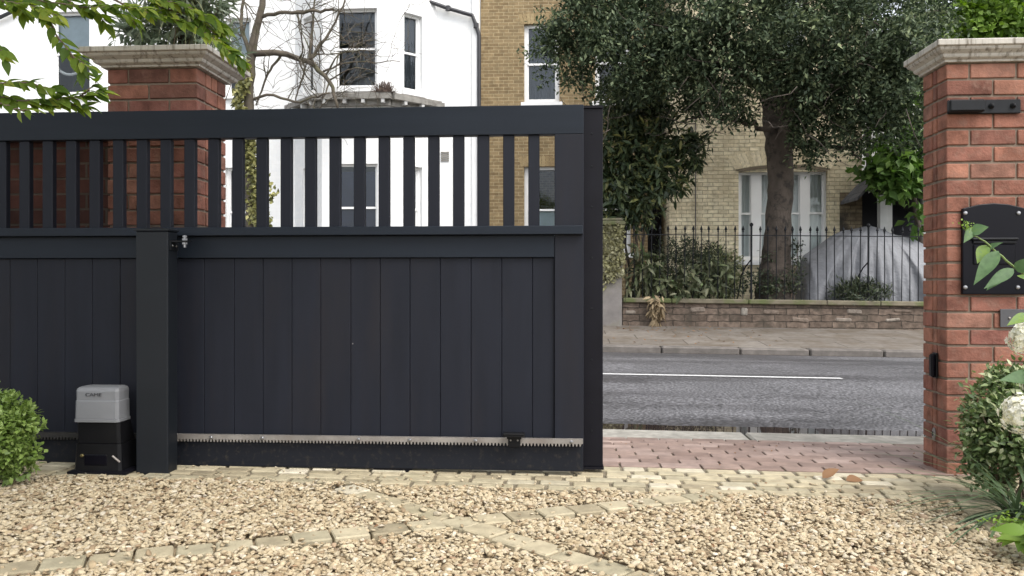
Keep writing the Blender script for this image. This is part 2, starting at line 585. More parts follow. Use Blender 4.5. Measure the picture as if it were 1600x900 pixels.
L = {}
L['oak'] = mat_leaf('leaf_holm_oak', [(0, (0.018, 0.029, 0.016)), (0.35, (0.040, 0.060, 0.031)), (0.65, (0.084, 0.116, 0.063)), (0.88, (0.15, 0.185, 0.105)), (1, (0.23, 0.27, 0.14))], 0.6, 0.18, 0.22, 1.2, 2.2)
L['laurel'] = mat_leaf('leaf_laurel', [(0, (0.024, 0.038, 0.020)), (0.6, (0.055, 0.080, 0.036)), (0.9, (0.11, 0.13, 0.055)), (1, (0.20, 0.20, 0.07))], 0.45, 0.15, 0.35, 1.4, 2.0)
L['bright'] = mat_leaf('leaf_bright', [(0, (0.09, 0.16, 0.025)), (0.5, (0.16, 0.26, 0.04)), (1, (0.25, 0.36, 0.08))], 0.5, 0.35)
L['maple'] = mat_leaf('leaf_maple', [(0, (0.05, 0.10, 0.025)), (0.6, (0.085, 0.155, 0.036)), (1, (0.14, 0.22, 0.06))], 0.5, 0.35, 0.25)
L['euonymus'] = mat_leaf('leaf_yellow_green', [(0, (0.09, 0.14, 0.03)), (0.5, (0.17, 0.25, 0.055)), (1, (0.29, 0.38, 0.12))], 0.4, 0.25)
L['box'] = mat_leaf('leaf_box', [(0, (0.06, 0.10, 0.034)), (0.5, (0.125, 0.18, 0.065)), (0.8, (0.23, 0.28, 0.12)), (1, (0.46, 0.48, 0.30))], 0.4, 0.2)
L['branch'] = mat_leaf('leaf_branch', [(0, (0.055, 0.10, 0.02)), (0.5, (0.13, 0.195, 0.032)), (0.85, (0.21, 0.275, 0.05)), (1, (0.30, 0.34, 0.065))], 0.5, 0.48, 0.22)
L['ivy'] = mat_leaf('leaf_ivy', [(0, (0.09, 0.085, 0.045)), (0.5, (0.17, 0.16, 0.075)), (0.85, (0.26, 0.25, 0.12)), (1, (0.40, 0.38, 0.24))], 0.5, 0.15)
L['ivy_gold'] = mat_leaf('leaf_ivy_gold', [(0, (0.07, 0.075, 0.025)), (0.5, (0.17, 0.17, 0.055)), (1, (0.36, 0.34, 0.14))], 0.5, 0.2)
L['shrub'] = mat_leaf('leaf_shrub', [(0, (0.022, 0.032, 0.018)), (0.6, (0.042, 0.060, 0.030)), (1, (0.10, 0.11, 0.06))], 0.5, 0.15)
L['fatsia'] = mat_leaf('leaf_fatsia', [(0, (0.05, 0.065, 0.03)), (0.5, (0.10, 0.115, 0.06)), (0.85, (0.17, 0.17, 0.10)), (1, (0.13, 0.20, 0.075))], 0.5, 0.2)
L['varieg'] = mat_leaf('leaf_variegated', [(0, (0.10, 0.13, 0.045)), (0.5, (0.26, 0.28, 0.13)), (1, (0.50, 0.50, 0.32))], 0.5, 0.2)
L['grass'] = mat_leaf('leaf_strap', [(0, (0.045, 0.075, 0.035)), (0.6, (0.09, 0.135, 0.065)), (1, (0.20, 0.25, 0.15))], 0.4, 0.15)
L['hydrangea'] = mat_leaf('leaf_hydrangea', [(0, (0.065, 0.12, 0.05)), (0.6, (0.10, 0.175, 0.075)), (1, (0.15, 0.23, 0.05))], 0.55, 0.25, 0.3, 1.6, 45)
L['lime'] = mat_leaf('leaf_lime', [(0, (0.12, 0.21, 0.025)), (1, (0.22, 0.32, 0.055))], 0.5, 0.35)
L['yucca'] = mat_leaf('leaf_yucca', [(0, (0.10, 0.125, 0.05)), (0.6, (0.19, 0.21, 0.10)), (1, (0.32, 0.31, 0.17))], 0.5, 0.15)
L['dry'] = mat_leaf('leaf_dry', [(0, (0.20, 0.15, 0.09)), (1, (0.36, 0.28, 0.17))], 0.7, 0.15)


# ------------------------------------------------------------------ foliage helpers
def unit(a):
    a = np.asarray(a, dtype=float)
    return a / np.maximum(np.linalg.norm(a, axis=-1, keepdims=True), 1e-9)


def rand_dirs(n):
    return unit(RNG.normal(size=(n, 3)))


def leaf_mesh(P, D, N, Ln, W, k=1, fold=0.25, droop=0.2, shape='ovate'):
    """leaves as folded strips of k segments; P base, D towards the tip, N up-normal hint -> V, F(quads)"""
    P, D = np.asarray(P, float), unit(D)
    n = len(P)
    Ln = np.broadcast_to(np.asarray(Ln, float), (n,))
    W = np.broadcast_to(np.asarray(W, float), (n,))
    S = unit(np.cross(D, np.asarray(N, float)))
    U = np.cross(S, D)
    ts = np.linspace(0, 1, k + 2)
    if shape == 'ovate':
        wp = np.sin(np.pi * ts ** 0.75) * (1 - 0.25 * ts)
    elif shape == 'lance':
        wp = np.sin(np.pi * ts) ** 0.8
    elif shape == 'strap':
        wp = np.minimum(1, 6 * ts + 0.5) * (1 - ts ** 3)
    elif shape == 'lobed':
        wp = np.sin(np.pi * ts ** 0.7) * (0.72 + 0.34 * np.cos(ts * 15.0))
    wp = np.maximum(wp, 0.02)
    wp[-1] = 0.0
    m = k + 2
    V = np.zeros((n, m, 3, 3))
    for i, t in enumerate(ts):
        c = P + D * (Ln * t)[:, None] - U * (Ln * droop * t * t)[:, None]
        w = (W * 0.5 * wp[i])[:, None]
        up = U * (W * 0.5 * wp[i] * fold)[:, None]
        V[:, i, 0] = c - S * w + up
        V[:, i, 1] = c
        V[:, i, 2] = c + S * w + up
    V = V.reshape(-1, 3)
    q = []
    for i in range(m - 1):
        a = i * 3
        q += [(a, a + 1, a + 4, a + 3), (a + 1, a + 2, a + 5, a + 4)]
    q = np.array(q)
    Fc = (q[None] + (np.arange(n) * m * 3)[:, None, None]).reshape(-1, 4)
    return V, Fc


def simple_leaf(P, D, N, Ln, W, fold=0.3):
    """four-point leaves for far crowns"""
    P, D = np.asarray(P, float), unit(D)
    n = len(P)
    Ln = np.broadcast_to(np.asarray(Ln, float), (n,))[:, None]
    W = np.broadcast_to(np.asarray(W, float), (n,))[:, None]
    S = unit(np.cross(D, np.asarray(N, float)))
    U = np.cross(S, D)
    V = np.stack([P, P + D * Ln * 0.45 + S * W * 0.5 + U * W * fold * 0.5, P + D * Ln, P + D * Ln * 0.45 - S * W * 0.5 + U * W * fold * 0.5], 1)
    Fc = np.arange(n * 4).reshape(n, 4)
    tri = np.concatenate([Fc[:, [0, 1, 2]], Fc[:, [0, 2, 3]]])
    return V.reshape(-1, 3), tri


def blob_points(c, r, n, shell=0.5):
    d = rand_dirs(n)
    rad = (shell + (1 - shell) * RNG.random(n)) ** 1.0
    rad = np.where(RNG.random(n) < 0.75, rad, RNG.random(n) ** 0.5)
    return np.array(c) + d * rad[:, None] * np.array(r), d


def crown(name, blobs, mat_, parent, leaf=(0.07, 0.03), per=9, spread=0.12, jitter=0.35, detailed=False, k=2, shape='ovate', droop=0.2, bias=(0, 0, -0.15), shell=0.5, clump=0, skirt=None):
    """blobs: (centre, radii, number of sprigs); each sprig is a tuft of per leaves"""
    Ps, Ds = [], []
    for c, r, n in blobs:
        r = np.broadcast_to(np.asarray(r, float), (3,))
        if clump:
            # boughs: flattened tufts hung on the outside of the blob, gaps between them
            m_ = max(2, int(round(n / clump)))
            bc, bd = blob_points(c, r * 0.95, m_, 0.72)
            pick = RNG.integers(0, m_, n)
            rb = 0.20 + 0.12 * RNG.random(m_)
            loc = RNG.normal(size=(n, 3)) * (0.62, 0.62, 0.36)
            p = bc[pick] + loc * rb[pick][:, None]
            p[:, 2] -= 0.35 * np.hypot(loc[:, 0], loc[:, 1]) ** 2 * rb[pick]
            d = unit(loc * (1, 1, 1.5) + bd[pick] * 0.5 + np.array((0, 0, 0.35)))
        else:
            p, d = blob_points(c, r, n, shell)
            # broken outline
            p = p + RNG.normal(size=p.shape) * r * 0.10
        if skirt is not None:
            # thin the hanging fringe of the crown towards its lower outline (height above ground along x)
            lim = np.interp(p[:, 0], skirt[0], skirt[1])
            keep = RNG.random(len(p)) < np.clip((p[:, 2] - lim) / 0.45 + 0.15, 0.0, 1)
            p, d = p[keep], d[keep]
        Ps.append(np.repeat(p, per, 0))
        Ds.append(np.repeat(d, per, 0))
    P, D0 = np.concatenate(Ps), np.concatenate(Ds)
    n = len(P)
    P = P + RNG.normal(size=(n, 3)) * spread * 0.5
    D = unit(D0 * 0.6 + rand_dirs(n) + np.array(bias))
    N = unit(rand_dirs(n) * 0.8 + D0 * 0.5 + np.array((0, 0, 0.8)))
    Ln = leaf[0] * (1 + jitter * (RNG.random(n) * 2 - 1))
    W = Ln * leaf[1] / leaf[0]
    if detailed:
        V, Fc = leaf_mesh(P, D, N, Ln, W, k, 0.3, droop, shape)
    else:
        V, Fc = simple_leaf(P, D, N, Ln, W)
    return fast_mesh(name, V, Fc, mat_, parent)


def blobs_px(lst, dens=1.0):
    """(px, py, Y, radius in px, flatten, sprigs)"""
    out = []
    for px, py, Y, rp, fl, n in lst:
        c = at(px, py, Y)
        r = rp * Y / F
        out.append((c, (r, r * 0.9, r * fl), max(2, int(n * dens))))
    return out


# ------------------------------------------------------------------ ground, road, pavements
def sheet(name, prof, x0, x1, mats, nx=40, label=None, noise_z=0.0):
    """strip along x with cross-profile prof = [(Y, z), ...]"""
    xs = np.linspace(x0, x1, nx + 1)
    mb = MB()
    vs = []
    for Y, z in prof:
        for x in xs:
            vs.append((x, Y, z + (RNG.normal() * noise_z if noise_z else 0)))
    fs = []
    w = nx + 1
    for j in range(len(prof) - 1):
        for i in range(nx):
            a = j * w + i
            fs.append((a, a + 1, a + 1 + w, a + w))
    mb.add(vs, fs)
    return struct(mb.build(name, mats, shear=True, smooth=True))


# asphalt with long tyre-polished bands
def mat_asphalt():
    m, n, p, out = principled('asphalt')
    t1 = noise(n, 1.0, 5, stretch=(0.16, 1.0, 1))
    t2 = noise(n, 42, 1)
    t3 = noise(n, 0.8, 6)
    r1 = ramp(n, [(0.42, (0.062, 0.060, 0.064)), (0.58, (0.108, 0.106, 0.111))])
    n.links.new(t1.outputs['Fac'], r1.inputs[0])
    r2 = ramp(n, [(0.32, (0.40,) * 3), (0.5, (0.95,) * 3), (0.68, (2.0,) * 3)])
    n.links.new(t2.outputs['Fac'], r2.inputs[0])
    c = mixc(n, r1.outputs[0], r2.outputs[0], 1.0, 'MULTIPLY')
    r3 = ramp(n, [(0.4, (0.85,) * 3), (0.65, (1.12,) * 3)])
    n.links.new(t3.outputs['Fac'], r3.inputs[0])
    c = mixc(n, c, r3.outputs[0], 1.0, 'MULTIPLY')
    n.links.new(c, p.inputs['Base Color'])
    rr = ramp(n, [(0.40, (0.42,) * 3), (0.60, (0.62,) * 3)])
    n.links.new(t1.outputs['Fac'], rr.inputs[0])
    n.links.new(rr.outputs[0], p.inputs['Roughness'])
    add_bump(n, p, t2.outputs['Fac'], 0.6, 0.006)
    return m


M['asphalt'] = mat_asphalt()
M['pave'] = mat_brick('pavement_slabs', (0.145, 0.128, 0.110), (0.19, 0.17, 0.148), (0.07, 0.06, 0.05), bw=1.2, rh=0.62, ms=0.012, dirt=(0.11, 0.088, 0.066), dlo=0.44, dhi=0.66, dscale=1.8, bump=0.4, bdist=0.006, nvar=0.22, offset=0.4)
M['earth'] = mat('earth', (0.06, 0.06, 0.035), 0.95, 0.3, 1.5)
M['joint'] = mat('joint_sand', (0.15, 0.125, 0.085), 0.95, 0.3, 20, bump=0.6, bscale=150, bdist=0.003)
M['sand'] = mat('bedding_sand', (0.34, 0.26, 0.165), 0.95, 0.3, 30, bump=0.8, bscale=90, bdist=0.008)

g = MB()
g.add([(-250, -120, -0.55), (250, -120, -0.55), (250, 400, -0.55), (-250, 400, -0.55)], [(0, 1, 2, 3)])
struct(g.build('ground', M['earth']))

DRV = [(-2.0, -0.022), (3.55, -0.022), (3.59, -0.010), (4.06, -0.010)]
sheet('driveway_bed', DRV[:2], -5, 5, M['sand'])
sheet('sett_bed', DRV[1:], -5, 5, M['joint'])
sheet('crossing_bed', [(4.06, -0.010), (4.7, -0.032), (5.16, -0.074)], -5, 5, M['joint'])
sheet('road', [(5.50, -0.115), (5.84, -0.1005), (7.2, -0.06), (8.7, -0.045), (10.3, -0.06), (11.6, -0.085), (11.98, -0.093)], -60, 60, M['asphalt'], 60)
sheet('pavement', [(12.19, 0.0), (13.5, 0.07), (15.22, 0.15)], -60, 60, M['pave'], 60)
sheet('near_pavement', [(4.4, -0.03), (5.16, -0.07)], 5, 60, M['pave'], 30)
sheet('near_pavement', [(4.4, -0.03), (5.16, -0.07)], -60, -5, M['pave'], 30)
sheet('garden_soil', [(15.20, 0.147), (15.24, 0.15), (15.44, 0.40), (20.5, 0.42)], -40, 40, M['soil'], 80)

# road marking: thin painted sheet
mk = MB()
x1 = ax(1316, 8.62)
for a, b in ((x1 - 6.0, x1), (x1 + 4.0, x1 + 10.0), (x1 - 16, x1 - 10)):
    n_ = 24
    xs = np.linspace(a, b, n_ + 1)
    for i in range(n_):
        mk.add([(xs[i], 8.58, -0.040), (xs[i + 1], 8.58, -0.040), (xs[i + 1], 8.68, -0.040), (xs[i], 8.68, -0.040)], [(0, 1, 2, 3)])
struct(mk.build('road_marking', M['white_line'], shear=True))

# far kerb
kb = MB()
x = -30.0
i = 0
while x < 30:
    w = 1.0 + 0.55 * random.random()
    kb.cbox((x + w / 2, 12.11 + random.uniform(-.006, .006), -0.063 + random.uniform(-.006, .006)), (w - 0.018, 0.22, 0.135), b=0.02)
    x += w
struct(kb.build('kerb', M['kerb'], shear=True))
kb2 = MB()   # litter of grit along the far channel
sheet('channel', [(11.98, -0.092), (12.0, -0.09)], -30, 30, M['soil'], 60)

# dropped granite slabs on the near side
sl = MB()
x = -6.0
while x < 7:
    w = 1.05 + 0.25 * random.random()
    sl.cbox((x + w / 2, 5.33 + random.uniform(-.012, .012), -0.137), (w - 0.02, 0.31, 0.14), b=0.012, M=Matrix.Rotation(math.radians(random.uniform(-.5, .5)), 3, 'Z'))
    x += w
struct(sl.build('dropped_kerb', M['slab'], shear=True))

# puddle in the gutter
pd = MB()
npd = 70
xs = np.linspace(-0.6, 3.4, npd)
lo = [5.50 for _ in xs]
hi = [5.70 + max(0.0, 0.155 * min(1, (q + 0.6) * 3, (3.4 - q) * 2.0)) + 0.012 * math.sin(q * 5.1) + 0.008 * math.sin(q * 13.7) for q in xs]
vs = [(q, l, -0.0965) for q, l in zip(xs, lo)] + [(q, h_, -0.0965) for q, h_ in zip(xs, hi)]
pd.add(vs, [(i, i + 1, npd + i + 1, npd + i) for i in range(npd - 1)])
struct(pd.build('puddle', M['water'], shear=True))

# pink block paving of the crossing, laid in courses
PB = [(0, (0.17, 0.116, 0.095)), (0.3, (0.235, 0.168, 0.138)), (0.6, (0.205, 0.144, 0.12)), (1, (0.31, 0.232, 0.198))]
M['pink_block'] = mat_islands('pink_block', PB, 0.75, 0.22, 12, 0.3, 120, 0.002, 0.4, dirt=(0.16, 0.12, 0.10), dscale=2.2, dlo=0.52, dhi=0.8)
pb = MB()


def cz(Y):
    return float(np.interp(Y, [4.06, 4.7, 5.16], [0.0, -0.022, -0.062]))


row = 0
Y = 4.075
while Y < 5.14:
    wdt = 0.107
    x = -2.6 + (row % 2) * 0.105 + random.uniform(-.01, .01)
    while x < 3.6:
        ln = 0.207
        cy = Y + wdt / 2 + 0.012 * math.sin(x * 1.3)
        pb.cbox((x + ln / 2, cy, cz(cy) - 0.03 + random.uniform(-.0015, .0015)), (ln - 0.010, wdt - 0.011, 0.06), b=0.003,
                M=Matrix.Rotation(math.radians(random.uniform(-.7, .7)), 3, 'Z'))
        x += ln
    Y += wdt
    row += 1
struct(pb.build('block_paving', M['pink_block'], shear=True))

# buff setts: band under the gate line, diagonals through the gravel, edging of the bed
SB = [(0, (0.23, 0.192, 0.128)), (0.25, (0.335, 0.286, 0.192)), (0.6, (0.40, 0.345, 0.238)), (0.85, (0.295, 0.26, 0.178)), (1, (0.50, 0.45, 0.35))]
M['sett'] = mat_islands('buff_sett', SB, 0.85, 0.2, 16, 0.5, 90, 0.004, 0.25, dirt=(0.22, 0.20, 0.125), dscale=2.6, dlo=0.56, dhi=0.78)
st = MB()


def sett(cx, cy, ang, ln, wd, z=0.0):
    R = Matrix.Rotation(ang + math.radians(random.uniform(-1.2, 1.2)), 3, 'Z') @ Matrix.Rotation(math.radians(random.uniform(-.6, .6)), 3, 'X')
    st.cbox((cx, cy, z - 0.035 + random.uniform(-.003, .003)), (ln, wd, 0.07), b=0.005, M=R)


Y = 3.585
row = 0
while Y < 4.05:
    wdt = 0.079
    x = -3.6 + random.random() * 0.15
    while x < 2.3:
        ln = random.choice((0.12, 0.14, 0.15, 0.16, 0.175)) * random.uniform(.95, 1.05)
        if not (x > 1.9 and Y < 3.7):
            sett(x + ln / 2, Y + wdt / 2 + random.uniform(-.004, .004), 0, ln - 0.016, wdt - 0.016)
        x += ln
    Y += wdt
    row += 1
DIAG = [((-1.02, 3.53), (0.42, 2.38)), ((-1.95, 2.31), (0.68, 3.555))]
for (a, b), sk in zip(DIAG, (0, 0)):
    a, b = Vector(a), Vector(b)
    d = (b - a).normalized()
    ang = math.atan2(d.y, d.x)
    s = 0.05
    tot = (b - a).length
    while s < tot:
        ln = random.uniform(0.125, 0.15)
        p = a + d * (s + ln / 2)
        sett(p.x, p.y, ang, ln - 0.009, 0.108, z=0.004)
        s += ln
EDGE = [(1.80, 3.62), (1.735, 3.42), (1.70, 3.2), (1.66, 2.95), (1.61, 2.7), (1.54, 2.4), (1.5, 2.1)]
for i in range(len(EDGE) - 1):
    a, b = Vector(EDGE[i]), Vector(EDGE[i + 1])
    d = b - a
    nseg = 2
    for k in range(nseg):
        p = a + d * ((k + .5) / nseg)
        sett(p.x, p.y, math.atan2(d.y, d.x), d.length / nseg - 0.012, 0.15, z=0.008)
struct(st.build('sett_paving', M['sett'], shear=True))

# planting bed soil to the right and left
bd = MB()
bd.add([(1.80, 3.66, -0.012), (3.2, 3.66, -0.012), (3.2, 4.1, -0.012), (1.95, 4.1, -0.012)], [(0, 1, 2, 3)])
bd.add([(1.57, 2.1, -0.012), (3.2, 2.1, -0.012), (3.2, 3.66, -0.012), (1.80, 3.66, -0.012)], [(0, 1, 2, 3)])
struct(bd.build('bed_soil', M['soil'], shear=True))
bd = MB()
bd.add([(-4.4, 2.6, 0.004), (-2.52, 2.6, 0.004), (-2.42, 3.2, 0.004), (-2.5, 3.60, 0.004), (-4.4, 3.60, 0.004)], [(0, 1, 2, 3, 4)])
struct(bd.build('bed_soil', M['soil'], shear=True))

# gravel: loose angular chips, one mass
GRV = [(0, (0.20, 0.14, 0.085)), (0.12, (0.30, 0.23, 0.14)), (0.4, (0.385, 0.312, 0.203)), (0.65, (0.44, 0.368, 0.250)), (0.85, (0.36, 0.30, 0.205)), (0.95, (0.52, 0.46, 0.36)), (1, (0.26, 0.165, 0.095))]
M['gravel'] = mat_islands('gravel_chips', GRV, 0.8, 0.18, 60, 0, spec=0.3)


def ico(sub):
    t = (1 + 5 ** .5) / 2
    v = [(-1, t, 0), (1, t, 0), (-1, -t, 0), (1, -t, 0), (0, -1, t), (0, 1, t), (0, -1, -t), (0, 1, -t), (t, 0, -1), (t, 0, 1), (-t, 0, -1), (-t, 0, 1)]
    f = [(0, 11, 5), (0, 5, 1), (0, 1, 7), (0, 7, 10), (0, 10, 11), (1, 5, 9), (5, 11, 4), (11, 10, 2), (10, 7, 6), (7, 1, 8), (3, 9, 4), (3, 4, 2), (3, 2, 6), (3, 6, 8), (3, 8, 9), (4, 9, 5), (2, 4, 11), (6, 2, 10), (8, 6, 7), (9, 8, 1)]
    v = [np.array(q) / np.linalg.norm(q) for q in v]
    for _ in range(sub):
        c, nf = {}, []

        def mid(a, b):
            k = (min(a, b), max(a, b))
            if k not in c:
                q = v[a] + v[b]
                v.append(q / np.linalg.norm(q))
                c[k] = len(v) - 1
            return c[k]
        for a, b, d in f:
            ab, bc, ca = mid(a, b), mid(b, d), mid(d, a)
            nf += [(a, ab, ca), (b, bc, ab), (d, ca, bc), (ab, bc, ca)]
        f = nf
    return np.array(v), np.array(f)


def chips(P, size, sub):
    v0, f0 = ico(sub)
    n = len(P)
    nv = len(v0)
    var = []
    for _ in range(14):
        q = v0.copy()
        # cut by a few planes so the chips are faceted
        for _k in range(7):
            dv = rand_dirs(1)[0]
            h_ = 0.45 + 0.4 * RNG.random()
            s_ = q @ dv
            q = q - np.outer(np.maximum(s_ - h_, 0), dv)
        var.append(q)
    var = np.array(var)
    V = var[RNG.integers(0, 14, n)]
    sc = size[:, None] * np.stack([0.6 + 0.5 * RNG.random(n), 0.45 + 0.3 * RNG.random(n), 0.22 + 0.22 * RNG.random(n)], 1)
    V = V * sc[:, None, :]
    # random orientation, mostly lying flat
    yaw = RNG.random(n) * 6.283
    tx, ty = RNG.normal(size=n) * 0.26, RNG.normal(size=n) * 0.26
    cx, sx = np.cos(tx), np.sin(tx)
    y1, z1 = V[..., 1] * cx[:, None] - V[..., 2] * sx[:, None], V[..., 1] * sx[:, None] + V[..., 2] * cx[:, None]
    x1 = V[..., 0]
    cy, sy = np.cos(ty), np.sin(ty)
    x2, z2 = x1 * cy[:, None] + z1 * sy[:, None], -x1 * sy[:, None] + z1 * cy[:, None]
    cz_, sz_ = np.cos(yaw), np.sin(yaw)
    x3, y3 = x2 * cz_[:, None] - y1 * sz_[:, None], x2 * sz_[:, None] + y1 * cz_[:, None]
    V = np.stack([x3, y3, z2], -1) + P[:, None, :]
    Fc = (f0[None] + (np.arange(n) * nv)[:, None, None]).reshape(-1, 3)
    return V.reshape(-1, 3), Fc


def in_gravel(x, y):
    ed = np.interp(y, [2.1, 2.4, 2.7, 2.95, 3.2, 3.42, 3.62], [1.42, 1.46, 1.53, 1.58, 1.62, 1.655, 1.72])
    left = np.interp(y, [2.6, 3.2, 3.6], [-2.6, -2.5, -3.5])
    return (x < ed) & (y < 3.575) & ((x > left) | (y < 2.6))


def near_diag(x, y):
    m_ = np.zeros(len(x), bool)
    for a, b in DIAG:
        a, b = np.array(a), np.array(b)
        d = (b - a) / np.linalg.norm(b - a)
        q = np.stack([x, y], 1) - a
        s_ = q @ d
        o_ = np.abs(q @ np.array([-d[1], d[0]]))
        m_ |= (o_ < 0.063) & (s_ > 0) & (s_ < np.linalg.norm(b - a))
    return m_


def gravel_pts(n, y0, y1):
    y = y0 + (y1 - y0) * RNG.random(n)
    hw = 0.75 * y + 0.35
    x = (RNG.random(n) * 2 - 1) * hw - 0.064 * y
    ok = in_gravel(x, y)
    nd = near_diag(x, y)
    ok &= ~(nd & (RNG.random(n) > 0.035))
    x, y, nd = x[ok], y[ok], nd[ok]
    mound = 0.006 * np.sin(x * 4.1 + 1) * np.sin(y * 5.3) + 0.004 * np.sin(x * 11 + y * 7)
    z = slope(x) + RNG.random(len(x)) * 0.016 - 0.012 + mound + nd * 0.012
    return np.stack([x, y, z], 1)


Pn = gravel_pts(29000, 1.9, 2.85)
Pf = gravel_pts(29000, 2.85, 3.60)
Va, Fa = chips(Pn, 0.0105 + 0.013 * RNG.random(len(Pn)) ** 1.8, 1)
Vb, Fb = chips(Pf, 0.0105 + 0.013 * RNG.random(len(Pf)) ** 1.8, 1)
go = fast_mesh('gravel', np.concatenate([Va, Vb]), np.concatenate([Fa, Fb + len(Va)]), M['gravel'])
struct(go, 'stuff')

# a few strays of gravel and grit on the setts
ns = 140
xs_ = RNG.random(ns) * 4.6 - 2.4
ys_ = 3.58 + (RNG.random(ns) ** 2) * 0.25
Vs, Fs = chips(np.stack([xs_, ys_, slope(xs_) + 0.006], 1), 0.006 + 0.008 * RNG.random(ns), 1)
struct(fast_mesh('stray_gravel', Vs, Fs, M['gravel']), 'stuff')


# ------------------------------------------------------------------ facades
class Fac:
    """upright wall plane: s along it, z up, d inwards"""

    def __init__(self, a, b):
        self.O = Vector((a[0], a[1], 0))
        t = Vector((b[0] - a[0], b[1] - a[1], 0))
        self.len = t.length
        self.T = t.normalized()
        self.N = Vector((-self.T.y, self.T.x, 0))

    def P(self, s, z, d=0.0):
        q = self.O + self.T * s + self.N * d
        return Vector((q.x, q.y, z))

    def box(self, mb, s0, s1, z0, z1, d0, d1, mi=0):
        vs = [self.P(s, z, d) for z in (z0, z1) for d in (d0, d1) for s in (s0, s1)]
        mb.add(vs, [(0, 2, 3, 1), (4, 5, 7, 6), (0, 1, 5, 4), (2, 6, 7, 3), (0, 4, 6, 2), (1, 3, 7, 5)], mi)

    def wall(self, mb, s0, s1, z0, z1, ops=(), reveal=0.14, mi=0, back=True):
        ss = sorted({s0, s1, *[o[0] for o in ops], *[o[1] for o in ops]})
        zz = sorted({z0, z1, *[o[2] for o in ops], *[o[3] for o in ops]})
        for i in range(len(ss) - 1):
            for j in range(len(zz) - 1):
                cs, cz_ = (ss[i] + ss[i + 1]) / 2, (zz[j] + zz[j + 1]) / 2
                if any(o[0] < cs < o[1] and o[2] < cz_ < o[3] for o in ops):
                    continue
                mb.add([self.P(ss[i], zz[j]), self.P(ss[i + 1], zz[j]), self.P(ss[i + 1], zz[j + 1]), self.P(ss[i], zz[j + 1])], [(0, 1, 2, 3)], mi)
        for a, b, c, e in ops:
            for (p, q) in (((a, c), (a, e)), ((a, e), (b, e)), ((b, e), (b, c)), ((b, c), (a, c))):
                mb.add([self.P(p[0], p[1]), self.P(q[0], q[1]), self.P(q[0], q[1], reveal + .12), self.P(p[0], p[1], reveal + .12)], [(0, 1, 2, 3)], mi)

    def window(self, parent, s0, s1, z0, z1, setback=0.10, fr=0.055, bars=(), mullions=(), sill=True, curtain=None, mid=0.5, label=None, sillmat=None, blind=None):
        """sash window: frame + meeting rails as one part, pane, sill and curtain under it"""
        mb = MB()
        d0, d1 = setback, setback + 0.07
        self.box(mb, s0, s0 + fr, z0, z1, d0, d1)
        self.box(mb, s1 - fr, s1, z0, z1, d0, d1)
        self.box(mb, s0 + fr, s1 - fr, z1 - fr, z1, d0, d1)
        self.box(mb, s0 + fr, s1 - fr, z0, z0 + fr * 1.3, d0, d1)
        edges = [s0 + fr] + [q for m_ in mullions for q in m_] + [s1 - fr]
        for a, b in mullions:
            self.box(mb, a, b, z0 + fr * 1.3, z1 - fr, d0 - 0.01, d1 - .002)
        zm = z0 + (z1 - z0) * mid
        for i in range(0, len(edges), 2):
            a, b = edges[i], edges[i + 1]
            self.box(mb, a, b, zm - 0.022, zm + 0.022, d0 + 0.012, d1 - .004)
            t = 0.028
            for (u0, u1, off) in ((z0 + fr * 1.3, zm - 0.022, 0.036), (zm + 0.022, z1 - fr, 0.018)):
                self.box(mb, a, a + t, u0, u1, d0 + off, d1 - .006)
                self.box(mb, b - t, b, u0, u1, d0 + off, d1 - .006)
        w = mb.build('window', M['white_paint'], parent)
        if label:
            w['label'] = label
        g_ = MB()
        for i in range(0, len(edges), 2):
            a, b = edges[i] + .01, edges[i + 1] - .01
            g_.add([self.P(a, z0 + fr, d1 - .02), self.P(b, z0 + fr, d1 - .02), self.P(b, z1 - fr, d1 - .02), self.P(a, z1 - fr, d1 - .02)], [(0, 1, 2, 3)])
        g_.build('pane', M['glass'], w)
        if sill:
            s_ = MB()
            self.box(s_, s0 - 0.07, s1 + 0.07, z0 - 0.11, z0 - 0.002, -0.07, setback + .06)
            s_.build('sill', sillmat or M['white_paint'], w)
        if curtain:
            c = MB()
            n_ = 60
            vs = []
            for i in range(n_ + 1):
                s = s0 + fr + (s1 - s0 - 2 * fr) * i / n_
                d = d1 + 0.05 + 0.02 * math.sin(s * 60) + 0.012 * math.sin(s * 23)
                vs += [self.P(s, z0 + .02, d), self.P(s, z1 - .02, d)]
            c.add(vs, [(2 * i, 2 * i + 2, 2 * i + 3, 2 * i + 1) for i in range(n_)])
            c.build('curtain', curtain, w, smooth=True)
        if blind:
            c = MB()
            bm, f0, f1 = blind
            zb0, zb1 = z0 + (z1 - z0) * f0, z0 + (z1 - z0) * f1
            self.box(c, s0 + fr, s1 - fr, zb0, zb1, d1 + .05, d1 + .055)
            c.build('blind', bm, w)
        return w

    def lintel(self, parent, s0, s1, z, hgt, mat_, rise=0.0, bw=0.078, splay=0.25):
        """row of upright bricks over an opening"""
        mb = MB()
        n_ = int((s1 - s0 + .2) / bw)
        for i in range(n_):
            f = (i + .5) / n_ * 2 - 1
            sc_ = (s0 + s1) / 2 + f * (s1 - s0 + .16) / 2
            zb = z + rise * (1 - f * f)
            tilt = f * splay
            w = bw - 0.010
            q = [(-w / 2, 0), (w / 2, 0), (w / 2 * 1.1, hgt), (-w / 2 * 1.1, hgt)]
            pts = [(sc_ + a * math.cos(tilt) + b * math.sin(tilt), zb + b * math.cos(tilt) - a * math.sin(tilt)) for a, b in q]
            vs = [self.P(s, zz_, -0.006) for s, zz_ in pts] + [self.P(s, zz_, 0.05) for s, zz_ in pts]
            mb.add(vs, [(0, 1, 2, 3), (0, 4, 5, 1), (1, 5, 6, 2), (2, 6, 7, 3), (3, 7, 4, 0)])
        return mb.build('lintel', mat_, parent)


def zat(py, px, Y):
    return at(px, py, Y).z


